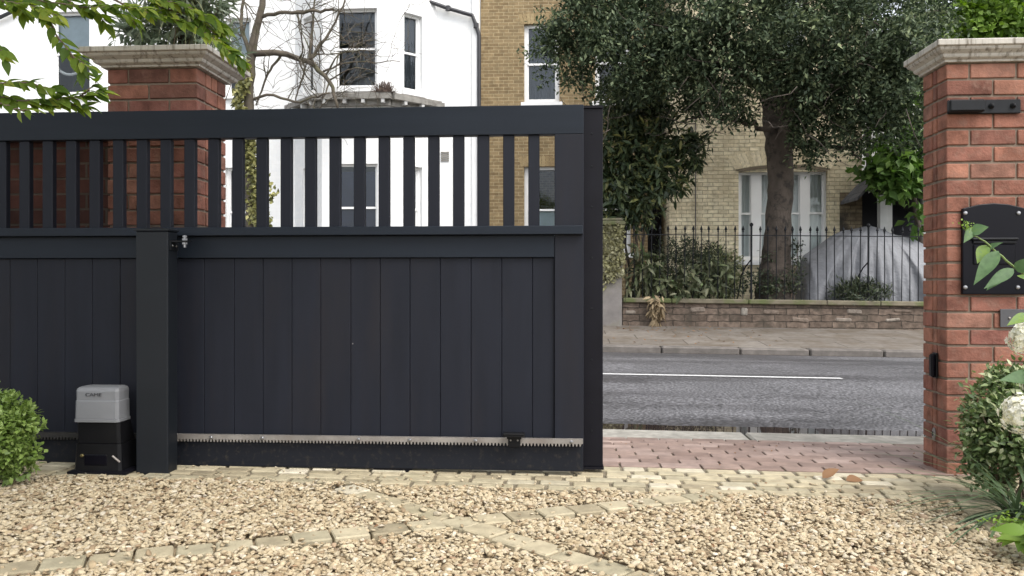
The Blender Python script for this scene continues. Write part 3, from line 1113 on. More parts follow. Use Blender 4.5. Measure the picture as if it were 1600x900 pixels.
# ---- white rendered house with a canted bay
YW, YB = 17.8, 16.9
xr = ax(749, YW)
xl = -16.5
bx0, bx1 = ax(503, YB), ax(607, YB)
cr = bx1 + (YW - YB)
cl = bx0 - (YW - YB)
ZT = 9.2
wh = thing('white_house', ((xl + xr) / 2, YW, 0.3), 'white painted terraced house with a canted two storey bay window', 'house')
wl = MB()
main_l = Fac((xl, YW), (cl, YW))
main_r = Fac((cr, YW), (xr, YW))
front = Fac((bx0, YB), (bx1, YB))
cantR = Fac((bx1, YB), (cr, YW))
cantL = Fac((cl, YW), (bx0, YB))
Z1b, Z1t = zat(136, 555, YB), zat(13, 555, YB)
Z0b, Z0t = zat(392, 555, YB), zat(256, 555, YB)
wins = []
opsF = [(ax(522, YB) - bx0, ax(589, YB) - bx0, Z1b, Z1t), (ax(517, YB) - bx0, ax(590, YB) - bx0, Z0b, Z0t)]
cw = (0.40, 0.88)
opsR = [(cw[0], cw[1], Z1b, Z1t), (cw[0], cw[1], Z0b, Z0t)]
opsL = [(cantL.len - cw[1], cantL.len - cw[0], Z1b, Z1t), (cantL.len - cw[1], cantL.len - cw[0], Z0b, Z0t)]
sx = lambda px: ax(px, YW) - xl
opsM = [(sx(352), sx(392), zat(147, 370, YW), zat(28, 370, YW)), (sx(352), sx(392), zat(400, 370, YW), zat(262, 370, YW)),
        (sx(80), sx(140), zat(147, 110, YW), zat(18, 110, YW)), (sx(80), sx(140), zat(400, 110, YW), zat(262, 110, YW)), (0.4, 1.3, 1.5, 3.3)]
front.wall(wl, 0, front.len, 0.2, ZT, opsF)
cantR.wall(wl, 0, cantR.len, 0.2, ZT, opsR)
cantL.wall(wl, 0, cantL.len, 0.2, ZT, opsL)
main_l.wall(wl, 0, main_l.len, 0.2, ZT, opsM)
main_r.wall(wl, 0, main_r.len, 0.2, ZT, [])
Fac((xr, YW), (xr, YW + 8)).wall(wl, 0, 8, 0.2, ZT, [])
Fac((xl, YW + 8), (xl, YW)).wall(wl, 0, 8, 0.2, ZT, [])
Fac((xr, YW + 8), (xl, YW + 8)).wall(wl, 0, xr - xl, 0.2, ZT, [])
wl.build('wall', M['white_wall'], wh)
qn = MB()   # corner strip at the party wall
qn.box(xr - 0.16, xr - 0.004, YW - 0.05, YW - 0.001, 0.2, ZT)
qn.build('pilaster', M['white_paint'], wh)
qn = MB()
qn.box(ax(40, YW), ax(48, YW), YW - 0.05, YW - 0.001, 0.2, ZT)
qn.build('pilaster', M['white_paint'], wh)
front.window(wh, *opsF[0], fr=0.045, curtain=None, blind=(M['dark_curtain'], 0.86, 0.98))
front.window(wh, *opsF[1], fr=0.045, blind=(M['blue_blind'], 0.04, 0.93))
for f_, o_ in ((cantR, opsR), (cantL, opsL)):
    for k, q in enumerate(o_):
        f_.window(wh, *q, curtain=M['dark_curtain'] if k == 0 else M['curtain'])
main_l.window(wh, *opsM[0], blind=(M['pale_blind'], 0.5, 0.97))
main_l.window(wh, *opsM[1])
main_l.window(wh, *opsM[2], blind=(M['pale_blind'], 0.48, 0.97))
main_l.window(wh, *opsM[3])
main_l.window(wh, *opsM[4])
# pale scalloped blind edge seen in the far left window
arc = MB()
p0 = at(110, 105, YW + 0.22)
arc.tube([(p0.x + 0.36 * math.cos(t), p0.y, p0.z + 0.15 - 0.36 * math.sin(t) * 0.9) for t in np.linspace(0.15, math.pi - .15, 16)], 0.035, 6)
arc.build('blind_trim', M['white_paint'], wh)
# weathered ledge between the storeys of the bay
lg = MB()
zl0, zl1 = zat(158, 555, YB), zat(147, 555, YB)
for f_, a, b in ((front, -0.10, front.len + 0.10), (cantR, 0.0, cantR.len + 0.05), (cantL, -0.05, cantL.len)):
    f_.box(lg, a, b, zl0, zl1 - 0.05, -0.24, -0.001)
    f_.box(lg, a + .02, b - .02, zl1 - 0.05, zl1 - 0.0, -0.16, -0.001)
    f_.box(lg, a + .03, b - .03, zl0 - 0.12, zl0 - .001, -0.10, -0.001)
lg.build('ledge', M['grey_ledge'], wh)
for f_, ss_ in ((front, (0.1, 0.55, 0.95, 1.38)), (cantR, (0.3, 0.75, 1.15)), (cantL, (0.3, 0.75, 1.15))):
    for s in ss_:
        br_ = MB()
        f_.box(br_, s - 0.035, s + 0.035, zl0 - 0.08, zl0 - .002, -0.225, -0.101)
        br_.build('ledge_bracket', M['shaded_dirty_white'], wh)
dp = MB()
c = at(600, 147, YB - 0.1)
for i in range(240):
    a = random.random() * 6.28
    e = random.random() * 1.5
    l_ = random.uniform(.08, .26)
    b0 = (c.x + random.uniform(-.16, .16), c.y + random.uniform(-.08, .08), zl1)
    dp.tube([b0, (b0[0] + math.cos(a) * math.cos(e) * l_, b0[1] + math.sin(a) * math.cos(e) * l_ * .6, b0[2] + math.sin(e) * l_)], 0.006, 3)
tag(dp.build('dead_plant', M['dead_twigs'], None, (c.x, c.y, zl1)), 'dead brown tuft of weed growing on the ledge of the white bay', 'plant')
# vent
vn = MB()
p = at(695, 245, YW - .02)
for k in range(5):
    vn.box(p.x - .09, p.x + .09, YW - .022, YW - .002, p.z - .10 + k * .045, p.z - .068 + k * .045)
vn.build('air_vent', M['grey_ledge'], wh)
# rainwater pipe
pp = MB()
pts = [at(600, -24, YW - .10), at(664, 0, YW - .10), at(700, 13, YW - .10), at(738, 24, YW - .10), at(744, 40, YW - .09), at(748.5, 55, YW - .08)]
pp.tube(pts, 0.045, 8)
pp.tube([at(748.5, 55, YW - .08), Vector((ax(748.5, YW - .08), YW - .08, 0.4))], 0.045, 8)
for p in (pts[2], pts[4]):
    pp.lathe([(0.06, -.05), (0.06, .05)], p, seg=10)
pp.build('drainpipe', M['pipe'], wh)
pp = MB()
pp.tube([at(-40, 38, YW - .1), at(0, 27, YW - .10), at(26, 15, YW - .10), at(30, -30, YW - .1)], 0.045, 8)
pp.build('drainpipe', M['pipe'], wh)
rf = MB()
for (a, b) in ((xl - .2, xr),):
    rf.add([(a, YW - .35, ZT), (b, YW - .35, ZT), (b, YW + 4, ZT + 3), (a, YW + 4, ZT + 3)], [(0, 1, 2, 3)])
    rf.add([(a, YW + 8.3, ZT), (b, YW + 8.3, ZT), (b, YW + 4, ZT + 3), (a, YW + 4, ZT + 3)], [(3, 2, 1, 0)])
    rf.add([(a, YW - .35, ZT), (a, YW + 4, ZT + 3), (a, YW + 8.3, ZT)], [(0, 1, 2)])
    rf.add([(b, YW - .35, ZT), (b, YW + 4, ZT + 3), (b, YW + 8.3, ZT)], [(2, 1, 0)])
# flat cover of the bay
rf.add([(cl - .1, YW - .36, ZT), (bx0 - .1, YB - .1, ZT), (bx1 + .1, YB - .1, ZT), (cr + .1, YW - .36, ZT)], [(0, 1, 2, 3)])
rf.build('roof', M['slate'], wh)


def simple_shell(mb, roof, x0, x1, y0, dep, zt, ridge):
    Fac((x1, y0), (x1, y0 + dep)).wall(mb, 0, dep, 0.2, zt, [])
    Fac((x0, y0 + dep), (x0, y0)).wall(mb, 0, dep, 0.2, zt, [])
    Fac((x1, y0 + dep), (x0, y0 + dep)).wall(mb, 0, x1 - x0, 0.2, zt, [])
    mid = y0 + dep / 2
    roof.add([(x0, y0 - .35, zt), (x1, y0 - .35, zt), (x1, mid, ridge), (x0, mid, ridge)], [(0, 1, 2, 3)])
    roof.add([(x0, y0 + dep + .3, zt), (x1, y0 + dep + .3, zt), (x1, mid, ridge), (x0, mid, ridge)], [(3, 2, 1, 0)])
    roof.add([(x0, y0 - .35, zt), (x0, mid, ridge), (x0, y0 + dep + .3, zt)], [(0, 1, 2)])
    roof.add([(x1, y0 - .35, zt), (x1, mid, ridge), (x1, y0 + dep + .3, zt)], [(2, 1, 0)])


# ---- brown brick house
YR = 18.0
rx0, rx1 = xr + 0.012, ax(1012, YR)
bh = thing('brown_house', ((rx0 + rx1) / 2, YR, 0.3), 'brown brick house with white sash windows beside the white house', 'house')
fb = Fac((rx0, YR), (rx1, YR))
wz = [(zat(160, 845, YR), zat(37, 845, YR)), (zat(395, 845, YR), zat(260, 845, YR))]
s0, s1 = ax(819, YR) - rx0, ax(874, YR) - rx0
ops = [(s0, s1, wz[0][0], wz[0][1]), (s0, s1, wz[1][0], wz[1][1]), (s0 + 1.6, s1 + 1.6, wz[0][0], wz[0][1]), (s0 + 1.6, s1 + 1.6, wz[1][0], wz[1][1])]
wb, rb = MB(), MB()
fb.wall(wb, 0, fb.len, 0.2, 9.0, ops)
simple_shell(wb, rb, rx0, rx1, YR, 8, 9.0, 11.6)
wb.build('wall', M['brown_wall'], bh)
rb.build('roof', M['slate'], bh)
for k, q in enumerate(ops):
    fb.window(bh, *q, fr=0.07, blind=(M['pale_blind'], 0.02, 0.5) if k == 1 else None, curtain=M['dark_curtain'] if k == 0 else None)
    fb.lintel(bh, q[0], q[1], q[3] + 0.002, 0.23, M['brown_brick'])

# ---- yellow brick house
YY = 17.6
yx0, yx1 = ax(1046, YY), ax(1347, YY)
yh = thing('yellow_house', ((yx0 + yx1) / 2, YY, 0.3), 'pale yellow stock brick house with a white four light window behind the railings', 'house')
fy = Fac((yx0, YY), (yx1, YY))
sy = lambda px: ax(px, YY) - yx0
zb, zt = zat(406, 1224, YY), zat(268, 1224, YY)
opsY = [(sy(1154), sy(1293), zb, zt), (sy(1190), sy(1260), zat(95, 1224, YY), zat(-25, 1224, YY))]
wy, ry = MB(), MB()
ss1 = sy(1312)
fy.wall(wy, 0, ss1, 0.2, 8.6, opsY)
fy.wall(wy, ss1, fy.len, 2.9, 8.6, [])
simple_shell(wy, ry, yx0, yx1, YY, 8, 8.6, 11.2)
wy.build('wall', M['yellow_wall'], yh)
wy2 = MB()
fy.wall(wy2, ss1, fy.len, 0.2, 2.9, [])
wy2.build('sooty_wall', M['stain_brick'], yh)
ry.build('roof', M['slate'], yh)
mul_ = [(sy(1175), sy(1190)), (sy(1213), sy(1218)), (sy(1252), sy(1266))]
fy.window(yh, *opsY[0], fr=0.06, mullions=mul_, curtain=M['curtain'], mid=0.53, setback=0.09)
fy.window(yh, *opsY[1], fr=0.06, curtain=M['curtain'])
fy.lintel(yh, opsY[0][0], opsY[0][1], zt + 0.06, 0.32, M['yellow_brick'], rise=0.10, bw=0.085, splay=0.55)
sf = MB()   # dark segmental arch edge
n_ = 20
prof = []
for i in range(n_ + 1):
    f = i / n_ * 2 - 1
    prof.append((opsY[0][0] - .06 + (opsY[0][1] - opsY[0][0] + .12) * (i / n_), zt + 0.05 + 0.10 * (1 - f * f)))
vs = [fy.P(s, z, -0.012) for s, z in prof] + [fy.P(s, z - 0.075 if 0 < i < n_ else z - 0.01, -0.012) for i, (s, z) in enumerate(prof)]
vs += [fy.P(s, z, 0.06) for s, z in prof] + [fy.P(s, z - 0.075 if 0 < i < n_ else z - 0.01, 0.06) for i, (s, z) in enumerate(prof)]
k = n_ + 1
fs = []
for i in range(n_):
    fs += [(i, i + 1, k + i + 1, k + i), (2 * k + i, 2 * k + i + 1, i + 1, i), (k + i, k + i + 1, 3 * k + i + 1, 3 * k + i)]
sf.add(vs, fs)
sf.build('arch_edge', M['soffit'], yh)
# cables and pipes on the front
cb = MB()
p = at(1087, 300, YY - .02)
cb.tube([(p.x, YY - .02, 0.4), (p.x, YY - .02, 5.2)], 0.012, 5)
cb.build('cable', M['pipe_grey'], yh)
cb = MB()
p = at(1357, 200, YY - .12)
cb.tube([(p.x, YY - .12, 2.9), (p.x, YY - .12, 8.4)], 0.055, 8)
cb.lathe([(0.08, -.06), (0.08, .06)], (p.x, YY - .12, 4.6), seg=10)
cb.build('drainpipe', M['pipe_grey'], yh)

# porch on the right of the yellow house
pxl, pxr = ax(1347, 17.2), ax(1440, 17.2)
po = thing('porch', ((pxl + pxr) / 2, 17.0, 0.35), 'white timber porch with a small slate roof and a dark doorway', 'porch')
pw = MB()
xa = ax(1371, 16.9)
pw.box(xa, xa + 0.16, 16.75, 16.91, 0.35, zat(305, 1376, 16.8))
pw.box(ax(1385, 17), ax(1385, 17) + .10, 16.95, 17.05, 0.35, zat(300, 1390, 17))
pw.box(ax(1440, 17), ax(1440, 17) + .2, 16.95, 17.05, 0.35, zat(300, 1390, 17))
pw.build('post', M['shaded_dirty_white'], po)  # post colour carries the shade under the porch
bk = MB()   # curved barge board
pl = [at(1357, 302, 16.7), at(1366, 292, 16.7), at(1377, 284, 16.7), at(1390, 279, 16.7)]
pt = [(p.x, p.z) for p in pl]
top = [(q[0] + 0.05, q[1] + 0.20) for q in reversed(pt)]
bk.prism(pt + top, 16.66, 16.72)
bk.build('bargeboard', M['white_paint'], po)
rf = MB()
a, b = at(1340, 308, 16.6), at(1384, 262, 16.6)
rf.add([(a.x, 16.6, a.z), (b.x, 16.6, b.z), (b.x, 18.4, b.z), (a.x, 18.4, a.z), (a.x, 16.6, a.z - .06), (b.x, 16.6, b.z - .06), (b.x, 18.4, b.z - .06), (a.x, 18.4, a.z - .06)],
       [(0, 1, 2, 3), (7, 6, 5, 4), (0, 4, 5, 1), (1, 5, 6, 2), (2, 6, 7, 3), (3, 7, 4, 0)])
c2 = at(1450, 300, 16.6)
rf.add([(b.x, 16.602, b.z), (c2.x + .4, 16.602, c2.z - .3), (c2.x + .4, 18.4, c2.z - .3), (b.x, 18.4, b.z), ], [(0, 1, 2, 3)])
rf.build('roof', M['slate'], po)
dr = MB()
dr.box(ax(1345, 17.62), ax(1452, 17.62) + .6, 18.3, 18.4, 0.3, 3.4)
dr.box(ax(1452, 17.62) + .5, ax(1452, 17.62) + .6, 17.2, 18.3, 0.3, 3.4)
dr.build('doorway', M['dark_wood'], po)

# house further right, mostly behind the gateway pillar and the crowns
nx0 = ax(1470, 18.6)
nh = thing('neighbour_house', (nx0 + 4, 18.6, 0.3), 'white house front glimpsed between the leaves right of the porch', 'house')
fn = Fac((nx0 - 1.8, 18.8), (nx0 + 8, 18.8))
wn, rn = MB(), MB()
opn = [(3.0, 4.2, 1.6, 3.4), (3.0, 4.2, 5, 6.8), (6, 7.2, 1.6, 3.4)]
fn.wall(wn, 0, fn.len, 0.2, 6.0, opn[:1] + opn[2:])
simple_shell(wn, rn, nx0 - 1.8, nx0 + 8, 18.8, 8, 6.0, 8.0)
wn.build('wall', M['white_wall'], nh)
rn.build('roof', M['slate'], nh)
for q in opn[:1] + opn[2:]:
    fn.window(nh, *q)

# dark boards set back in the gap between the brown and the yellow house
pg = MB()
for k in range(8):
    w = (yx0 - rx1) / 8
    pg.box(rx1 + k * w + .004, rx1 + (k + 1) * w - .004, 19.0, 19.04, 0.3, 2.9)
pg.box(rx1 + .004, yx0 - .004, 19.04, 19.08, 0.6, 0.72)
pg.box(rx1 + .004, yx0 - .004, 19.04, 19.08, 2.4, 2.52)
tag(pg.build('passage_boards', M['dark_wood'], None, ((rx1 + yx0) / 2, 19, 0.3)), 'dark boards closing the gap between the brown and yellow houses', 'gate')

# ------------------------------------------------------------------ front garden wall, pier, railings
YG = 15.22
gx0 = ax(973, YG)
zc = 0.92 - 24 * 15.2 / F
gw = thing('garden_wall', (gx0 + 3, YG, 0.1), 'low brown stone garden wall with mossy coping under the railings', 'wall')
w_ = MB()
w_.box(gx0, 9.5, YG, YG + 0.24, 0.05, 0.585)
ob = w_.build('wall', M['wall_stone'], gw, shear=True)
pst = MB()   # paler stones showing here and there
for (px, py, w, h_) in ((1090, 484, 22, 8), (1163, 487, 10, 12), (1205, 488, 24, 7), (1250, 500, 26, 7), (1335, 487, 22, 7), (1395, 500, 22, 5), (1410, 486, 26, 5), (985, 488, 16, 6), (1318, 500, 24, 6)):
    p = at(px, py, YG)
    ww, hh = w * 15.2 / F, h_ * 15.2 / F
    pst.cbox((p.x, YG + 0.025, p.z), (ww, 0.09, hh), b=0.02, M=Matrix.Rotation(random.uniform(-.1, .1), 3, 'Y'))
pst.build('pale_stone', M['wall_stone_pale'], gw)
cpn = MB()
x = gx0
while x < 9.4:
    w = random.uniform(.9, 1.5)
    cpn.cbox((x + w / 2, YG + 0.11, 0.632), (w - 0.008, 0.36, 0.09), b=0.016)
    x += w
cpn.build('coping', M['coping'], gw, shear=True)

pr = thing('gate_pier', (ax(955, YG), YG, 0.1), 'old grey stone pier clad in ivy at the end of the garden wall', 'pier')
a, b = ax(930, YG - .1), ax(972, YG - .1)
p_ = MB()
ztop = zat(352, 955, YG - .1)
p_.cbox(((a + b) / 2, YG + .14, (0.1 + ztop) / 2), (b - a, 0.48, ztop - 0.1), b=0.02)
p_.build('shaft', M['pier_stone'], pr)
p_ = MB()
p_.cbox(((a + b) / 2, YG + .14, ztop + 0.04), (b - a + .12, 0.60, 0.085), b=0.02)
p_.cbox(((a + b) / 2, YG + .14, ztop + 0.11), (b - a + .02, 0.50, 0.06), b=0.02)
p_.build('cap', M['coping'], pr)
n = 1500
P = np.stack([a - .02 + (b - a + .04) * RNG.random(n), np.full(n, YG - .115) - .05 * RNG.random(n), 0.75 + (ztop - .75) * RNG.random(n) ** 0.9], 1)
keep = RNG.random(n) < np.clip((P[:, 2] - 0.70 - 0.35 * (P[:, 0] - a) / (b - a)) * 3.0, 0, 1)
P = P[keep]
n = len(P)
V, Fc = simple_leaf(P, unit(RNG.normal(size=(n, 3)) * (1, .25, 1) + (0, -.2, -.3)), unit(RNG.normal(size=(n, 3)) * .5 + (0, -1, .4)), 0.06 + .04 * RNG.random(n), 0.055)
iv = fast_mesh('ivy', V, Fc, L['ivy'], None, ((a + b) / 2, YG - .13, 0.7))
tag(iv, 'variegated ivy covering the front of the stone pier', 'ivy')

# railings
rl = thing('railings', (gx0 + 3, YG + .11, 0.677), 'black wrought iron railings with spear heads along the garden wall', 'railings')
zr0 = 0.677
tip = zat(352, 1100, YG + .11) + 0.012 * ax(1100, YG)


def picket_mesh(h_, thick=False):
    mb = MB()
    if not thick:
        mb.tube([(0, 0, -0.03), (0, 0, h_ - 0.11)], 0.0095, 6)
        mb.lathe([(0.012, 0), (0.020, 0.008), (0.012, 0.02)], (0, 0, h_ - 0.125), seg=8)
        mb.lathe([(0.009, 0), (0.028, 0.03), (0.020, 0.055), (0.003, 0.105)], (0, 0, h_ - 0.105), seg=6)
    else:
        mb.tube([(0, 0, -0.03), (0, 0, h_ + 0.0)], 0.019, 8)
        mb.lathe([(0.015, 0), (0.03, 0.015), (0.036, 0.04), (0.026, 0.065), (0.006, 0.078)], (0, 0, h_), seg=10)
    me = bpy.data.meshes.new('picket')
    me.from_pydata(mb.v, [], mb.f)
    me.materials.append(M['black_iron'])
    return me


hp = tip - zr0
pm, tm = picket_mesh(hp), picket_mesh(hp - 0.02, True)
pxs = np.arange(978, 1462, 13.05)
for px in pxs:
    thick = min(abs(px - 1173), abs(px - 1358)) < 6.6
    X = ax(px, YG + .11)
    o = bpy.data.objects.new('post' if thick else 'picket', tm if thick else pm)
    COL.objects.link(o)
    o.parent = rl
    o.location = Vector((X, YG + .11, zr0 + float(slope(X)))) - BASE[rl.name]
    o.rotation_euler = (random.uniform(-.012, .012), random.uniform(-.012, .012), random.random())
bar = MB()
zrail = zat(367, 1100, YG + .11) + 0.012 * ax(1100, YG)
for i in range(20):
    xa, xb = np.linspace(ax(976, YG), ax(1464, YG), 21)[[i, i + 1]]
    bar.box(xa, xb, YG + .093, YG + .127, zrail - 0.010, zrail + 0.006)
bar.build('rail', M['black_iron'], rl, shear=True)
for px in (1173, 1358):
    X = ax(px, YG + .11)
    sb = MB()
    zz = 0.677
    sb.tube([(X, YG + .12, zz + .74), (X - .07, YG + .22, zz + .62), (X - .14, YG + .28, zz + .45), (X - .15, YG + .34, zz + .25), (X - .2, YG + .42, zz - .1)], 0.012, 6)
    sb.build('stay', M['black_iron'], rl, shear=True)

# ------------------------------------------------------------------ tarpaulin mound
ty0, ty1 = 15.62, 17.2
tx0, tx1 = ax(1236, 16.2), ax(1520, 16.2)
tcx = ax(1362, 16.4)
nX, nY = 200, 80
us, vs_ = np.linspace(tx0, tx1, nX), np.linspace(ty0, ty1, nY)
X, Yg = np.meshgrid(us, vs_)
pk = zat(354, 1362, 16.4) - 0.40
prof = np.interp(X, [tx0, ax(1242, 16.4), ax(1248, 16.4), ax(1257, 16.4), ax(1299, 16.4), ax(1318, 16.4), ax(1340, 16.4), ax(1360, 16.4), ax(1376, 16.4), ax(1401, 16.4), ax(1427, 16.4), ax(1445, 16.4), tx1 - .3, tx1],
                 [0.0, 0.18, 0.42, 0.62, 0.86, 0.94, 0.985, 1.0, 0.965, 0.89, 0.83, 0.77, 0.6, 0.0])
vv = (Yg - ty0) / (ty1 - ty0)
cross = np.sin(np.pi * np.clip(vv, 0, 1)) ** 0.45
ang = np.arctan2((Yg - 16.45) * 1.2, X - tcx)
rad = np.hypot((X - tcx), (Yg - 16.45))
fold = 0.085 * (0.6 - np.abs(np.sin(ang * 9 + 0.7 * np.sin(rad * 3)))) * np.clip(rad * 0.9, 0, 1) + 0.03 * np.sin(ang * 23 + 0.7 * np.sin(rad * 3)) * np.clip(rad * 0.9, 0, 1) + 0.028 * np.sin(ang * 33 + 2 + rad * 2) * np.clip(rad, 0, 1) + 0.018 * np.sin(X * 9 + Yg * 4)
Zt = 0.40 + pk * prof * cross + fold * np.minimum(1, prof * 2) * np.minimum(1, cross)
Yt = Yg + fold * 0.9
V = np.stack([X, Yt, Zt], -1).reshape(-1, 3)
q = np.arange(nX * nY).reshape(nY, nX)
Fc = np.stack([q[:-1, :-1], q[:-1, 1:], q[1:, 1:], q[1:, :-1]], -1).reshape(-1, 4)
tp = fast_mesh('tarpaulin', V, Fc, M['tarp'], None, (tcx, 16.4, 0.4), smooth=True)
tag(tp, 'pale grey tarpaulin draped in folds over a mound behind the railings', 'tarpaulin')


# ------------------------------------------------------------------ trees and shrubs across the street
def wob(pts, rad, n=12, amp=0.02):
    """smooth polyline through pts with a little wobble"""
    pts = np.array([tuple(p) for p in pts], float)
    t = np.linspace(0, 1, len(pts))
    tt = np.linspace(0, 1, n)
    q = np.stack([np.interp(tt, t, pts[:, k]) for k in range(3)], 1)
    # smooth corners
    for _ in range(2):
        q[1:-1] = (q[:-2] + 2 * q[1:-1] + q[2:]) / 4
    q[1:-1] += RNG.normal(size=q[1:-1].shape) * amp
    r = np.interp(tt, t, rad)
    return q, r


oak = thing('holm_oak', at(1212, 446, 15.95), 'large dark evergreen oak with a thick bare trunk in the front garden', 'tree')
tk = MB()
YT = 15.95
pts = [at(1210, 480, YT), at(1211, 440, YT), at(1213, 400, YT), at(1217, 340, YT), at(1220, 280, YT), at(1216, 210, YT), at(1208, 140, YT), at(1205, 60, YT), at(1200, -40, YT)]
rr = np.array([32, 26, 21.5, 19.0, 19.0, 20.5, 19, 16, 13]) * YT / F
q, r = wob(pts, rr, 40, 0.012)
tk.tube(q, r, 20)
q, r = wob([at(1222, 245, YT - .05), at(1233, 205, YT - .1), at(1243, 160, YT - .25), at(1265, 90, YT - .5), at(1300, 20, YT - .9)], np.array([13, 13.5, 12, 10, 8]) * YT / F, 24, 0.012)
tk.tube(q, r, 14)
limbs = [((1210, 150), (1150, 105), (1060, 80), (960, 70), 15.95, 14.2), ((1207, 110), (1120, 50), (1020, 20), (900, 10), 15.9, 13.6),
         ((1240, 170), (1300, 120), (1370, 110), (1440, 130), 15.7, 14.4), ((1262, 90), (1330, 50), (1400, 30), (1480, 20), 15.5, 14.0),
         ((1205, 60), (1180, -20), (1120, -80), (1050, -120), 15.9, 15.5), ((1215, 200), (1170, 190), (1110, 180), (1070, 190), 15.7, 14.6), ((1230, 230), (1290, 220), (1330, 235), (1345, 250), 15.6, 14.8)]
for a, b, c, d, ya, yb in limbs:
    ys = np.linspace(ya, yb, 4)
    q, r = wob([at(*p, y) for p, y in zip((a, b, c, d), ys)], np.array([8, 6, 4, 1.5]) * 15 / F * (0.6 if a[1] > 180 else 1), 16, 0.04)
    tk.tube(q, r, 8)
# loose pale twigs
for i in range(60):
    p = at(random.uniform(880, 1430), random.uniform(0, 220), random.uniform(13.2, 14.6))
    pts = [p]
    d = Vector((random.gauss(0, 1), random.gauss(0, .4), random.gauss(-.4, .7))).normalized()
    for k in range(5):
        d = (d + Vector((random.gauss(0, .25), random.gauss(0, .2), random.gauss(0, .25)))).normalized()
        pts.append(pts[-1] + d * random.uniform(.1, .2))
    tk.tube(pts, list(np.linspace(0.010, 0.004, len(pts))), 4)
tk.build('trunk', M['bark'], oak, smooth=True)
OB = []
spec = [  # px, py, Y, radius px, flatten, sprigs
    (905, 30, 13.8, 62, .8, 330), (900, 95, 14.3, 45, .9, 190), (960, 20, 13.6, 80, .8, 480), (985, 95, 14.0, 62, .8, 330), (935, 135, 14.6, 42, .7, 150),
    (1050, 20, 13.6, 90, .8, 560), (1060, 90, 14.0, 70, .8, 400), (1040, 135, 14.6, 40, .6, 130),
    (1130, 20, 13.8, 90, .8, 560), (1120, 105, 14.0, 75, .8, 430), (1110, 165, 14.6, 45, .6, 130), (1160, 170, 14.8, 34, .8, 90), (1075, 165, 14.8, 30, .7, 60),
    (1210, 30, 13.6, 95, .8, 580), (1215, 105, 14.2, 60, .6, 330), (1290, 40, 13.7, 90, .8, 560), (1290, 120, 14.2, 75, .7, 420), (1285, 180, 14.8, 46, .7, 170),
    (1370, 50, 13.8, 95, .8, 560), (1370, 130, 14.2, 80, .7, 430), (1360, 190, 14.6, 55, .7, 230), (1415, 155, 14.4, 56, .8, 270), (1420, 70, 14, 62, .8, 320), (1440, 215, 14.6, 40, .8, 130),
    (1270, 225, 15.0, 30, .6, 62), (1315, 215, 15.0, 36, .7, 95), (1255, 250, 15.0, 20, .5, 22), (1340, 235, 14.9, 30, .6, 60), (1258, 277, 15, 7, .8, 4), (1170, 205, 15.1, 16, .8, 20),
    (1150, -70, 15, 150, .7, 700), (1300, -80, 15, 150, .7, 700), (1000, -70, 15, 130, .7, 550), (1400, -60, 15, 90, .7, 300), (1180, -150, 15.5, 220, .5, 500),
    (1255, 215, 14.9, 26, .8, 55), (1290, 250, 14.95, 22, .6, 40), (1310, 262, 14.95, 14, .5, 14), (1275, 262, 15, 12, .5, 12), (1350, 265, 14.9, 16, .6, 20), (1140, 190, 14.9, 22, .6, 26), (1245, 235, 15.1, 12, 1, 14), (1380, 0, 15.2, 80, .8, 330), (1330, -20, 15.4, 80, .8, 300), (1400, 90, 15.2, 60, .8, 200), (1430, 20, 15.4, 50, .8, 170), (860, 45, 14.0, 30, 1.1, 55), (850, 95, 14.2, 22, 1.2, 36), (868, 130, 14.4, 20, 1., 30), (1030, 190, 14.8, 22, .7, 28), (1095, 195, 14.9, 24, .6, 24)]
SKP = [(830, 150), (880, 150), (940, 168), (1000, 172), (1050, 160), (1080, 185), (1120, 212), (1150, 195), (1185, 205), (1205, 150), (1235, 200), (1262, 262), (1300, 258), (1320, 235), (1345, 245), (1370, 235), (1450, 235)]
SK = [at(px, py, 14.5) for px, py in SKP]
crown('crown', blobs_px(spec, 0.95), L['oak'], oak, leaf=(0.088, 0.040), per=9, spread=0.13, clump=20, skirt=([p.x for p in SK], [p.z for p in SK]))

lau = thing('laurel_shrub', at(985, 460, 15.8), 'tall dark laurel shrub with long glossy leaves beside the stone pier', 'shrub')
tk = MB()
for a, b, c in (((985, 470), (980, 400), (965, 260)), ((992, 470), (1005, 380), (1020, 250)), ((988, 470), (1000, 330), (990, 180)), ((1012, 350), (1018, 310), (1010, 250))):
    q, r = wob([at(*a, 15.9), at(*b, 15.85), at(*c, 15.8)], [0.035, 0.025, 0.01], 12, 0.02)
    tk.tube(q, r, 6)
tk.build('stem', M['bark'], lau, smooth=True)
spec = [(965, 180, 15.6, 36, 1, 70), (1000, 175, 15.5, 42, 1, 80), (960, 230, 15.5, 36, 1, 70), (1005, 235, 15.4, 48, 1, 110), (1045, 215, 15.5, 38, 1, 60), (1070, 245, 15.6, 30, .9, 34),
        (970, 285, 15.5, 38, 1, 75), (1020, 285, 15.4, 42, 1, 85), (1055, 285, 15.5, 20, .9, 18), (965, 330, 15.6, 30, .8, 50), (1000, 335, 15.7, 28, .8, 40), (1090, 225, 15.6, 20, .8, 14), (1010, 130, 15.8, 50, .9, 70)]
crown('foliage', blobs_px(spec, 1.0), L['laurel'], lau, leaf=(0.17, 0.05), per=9, spread=0.12, detailed=True, k=2, shape='lance', droop=0.25)

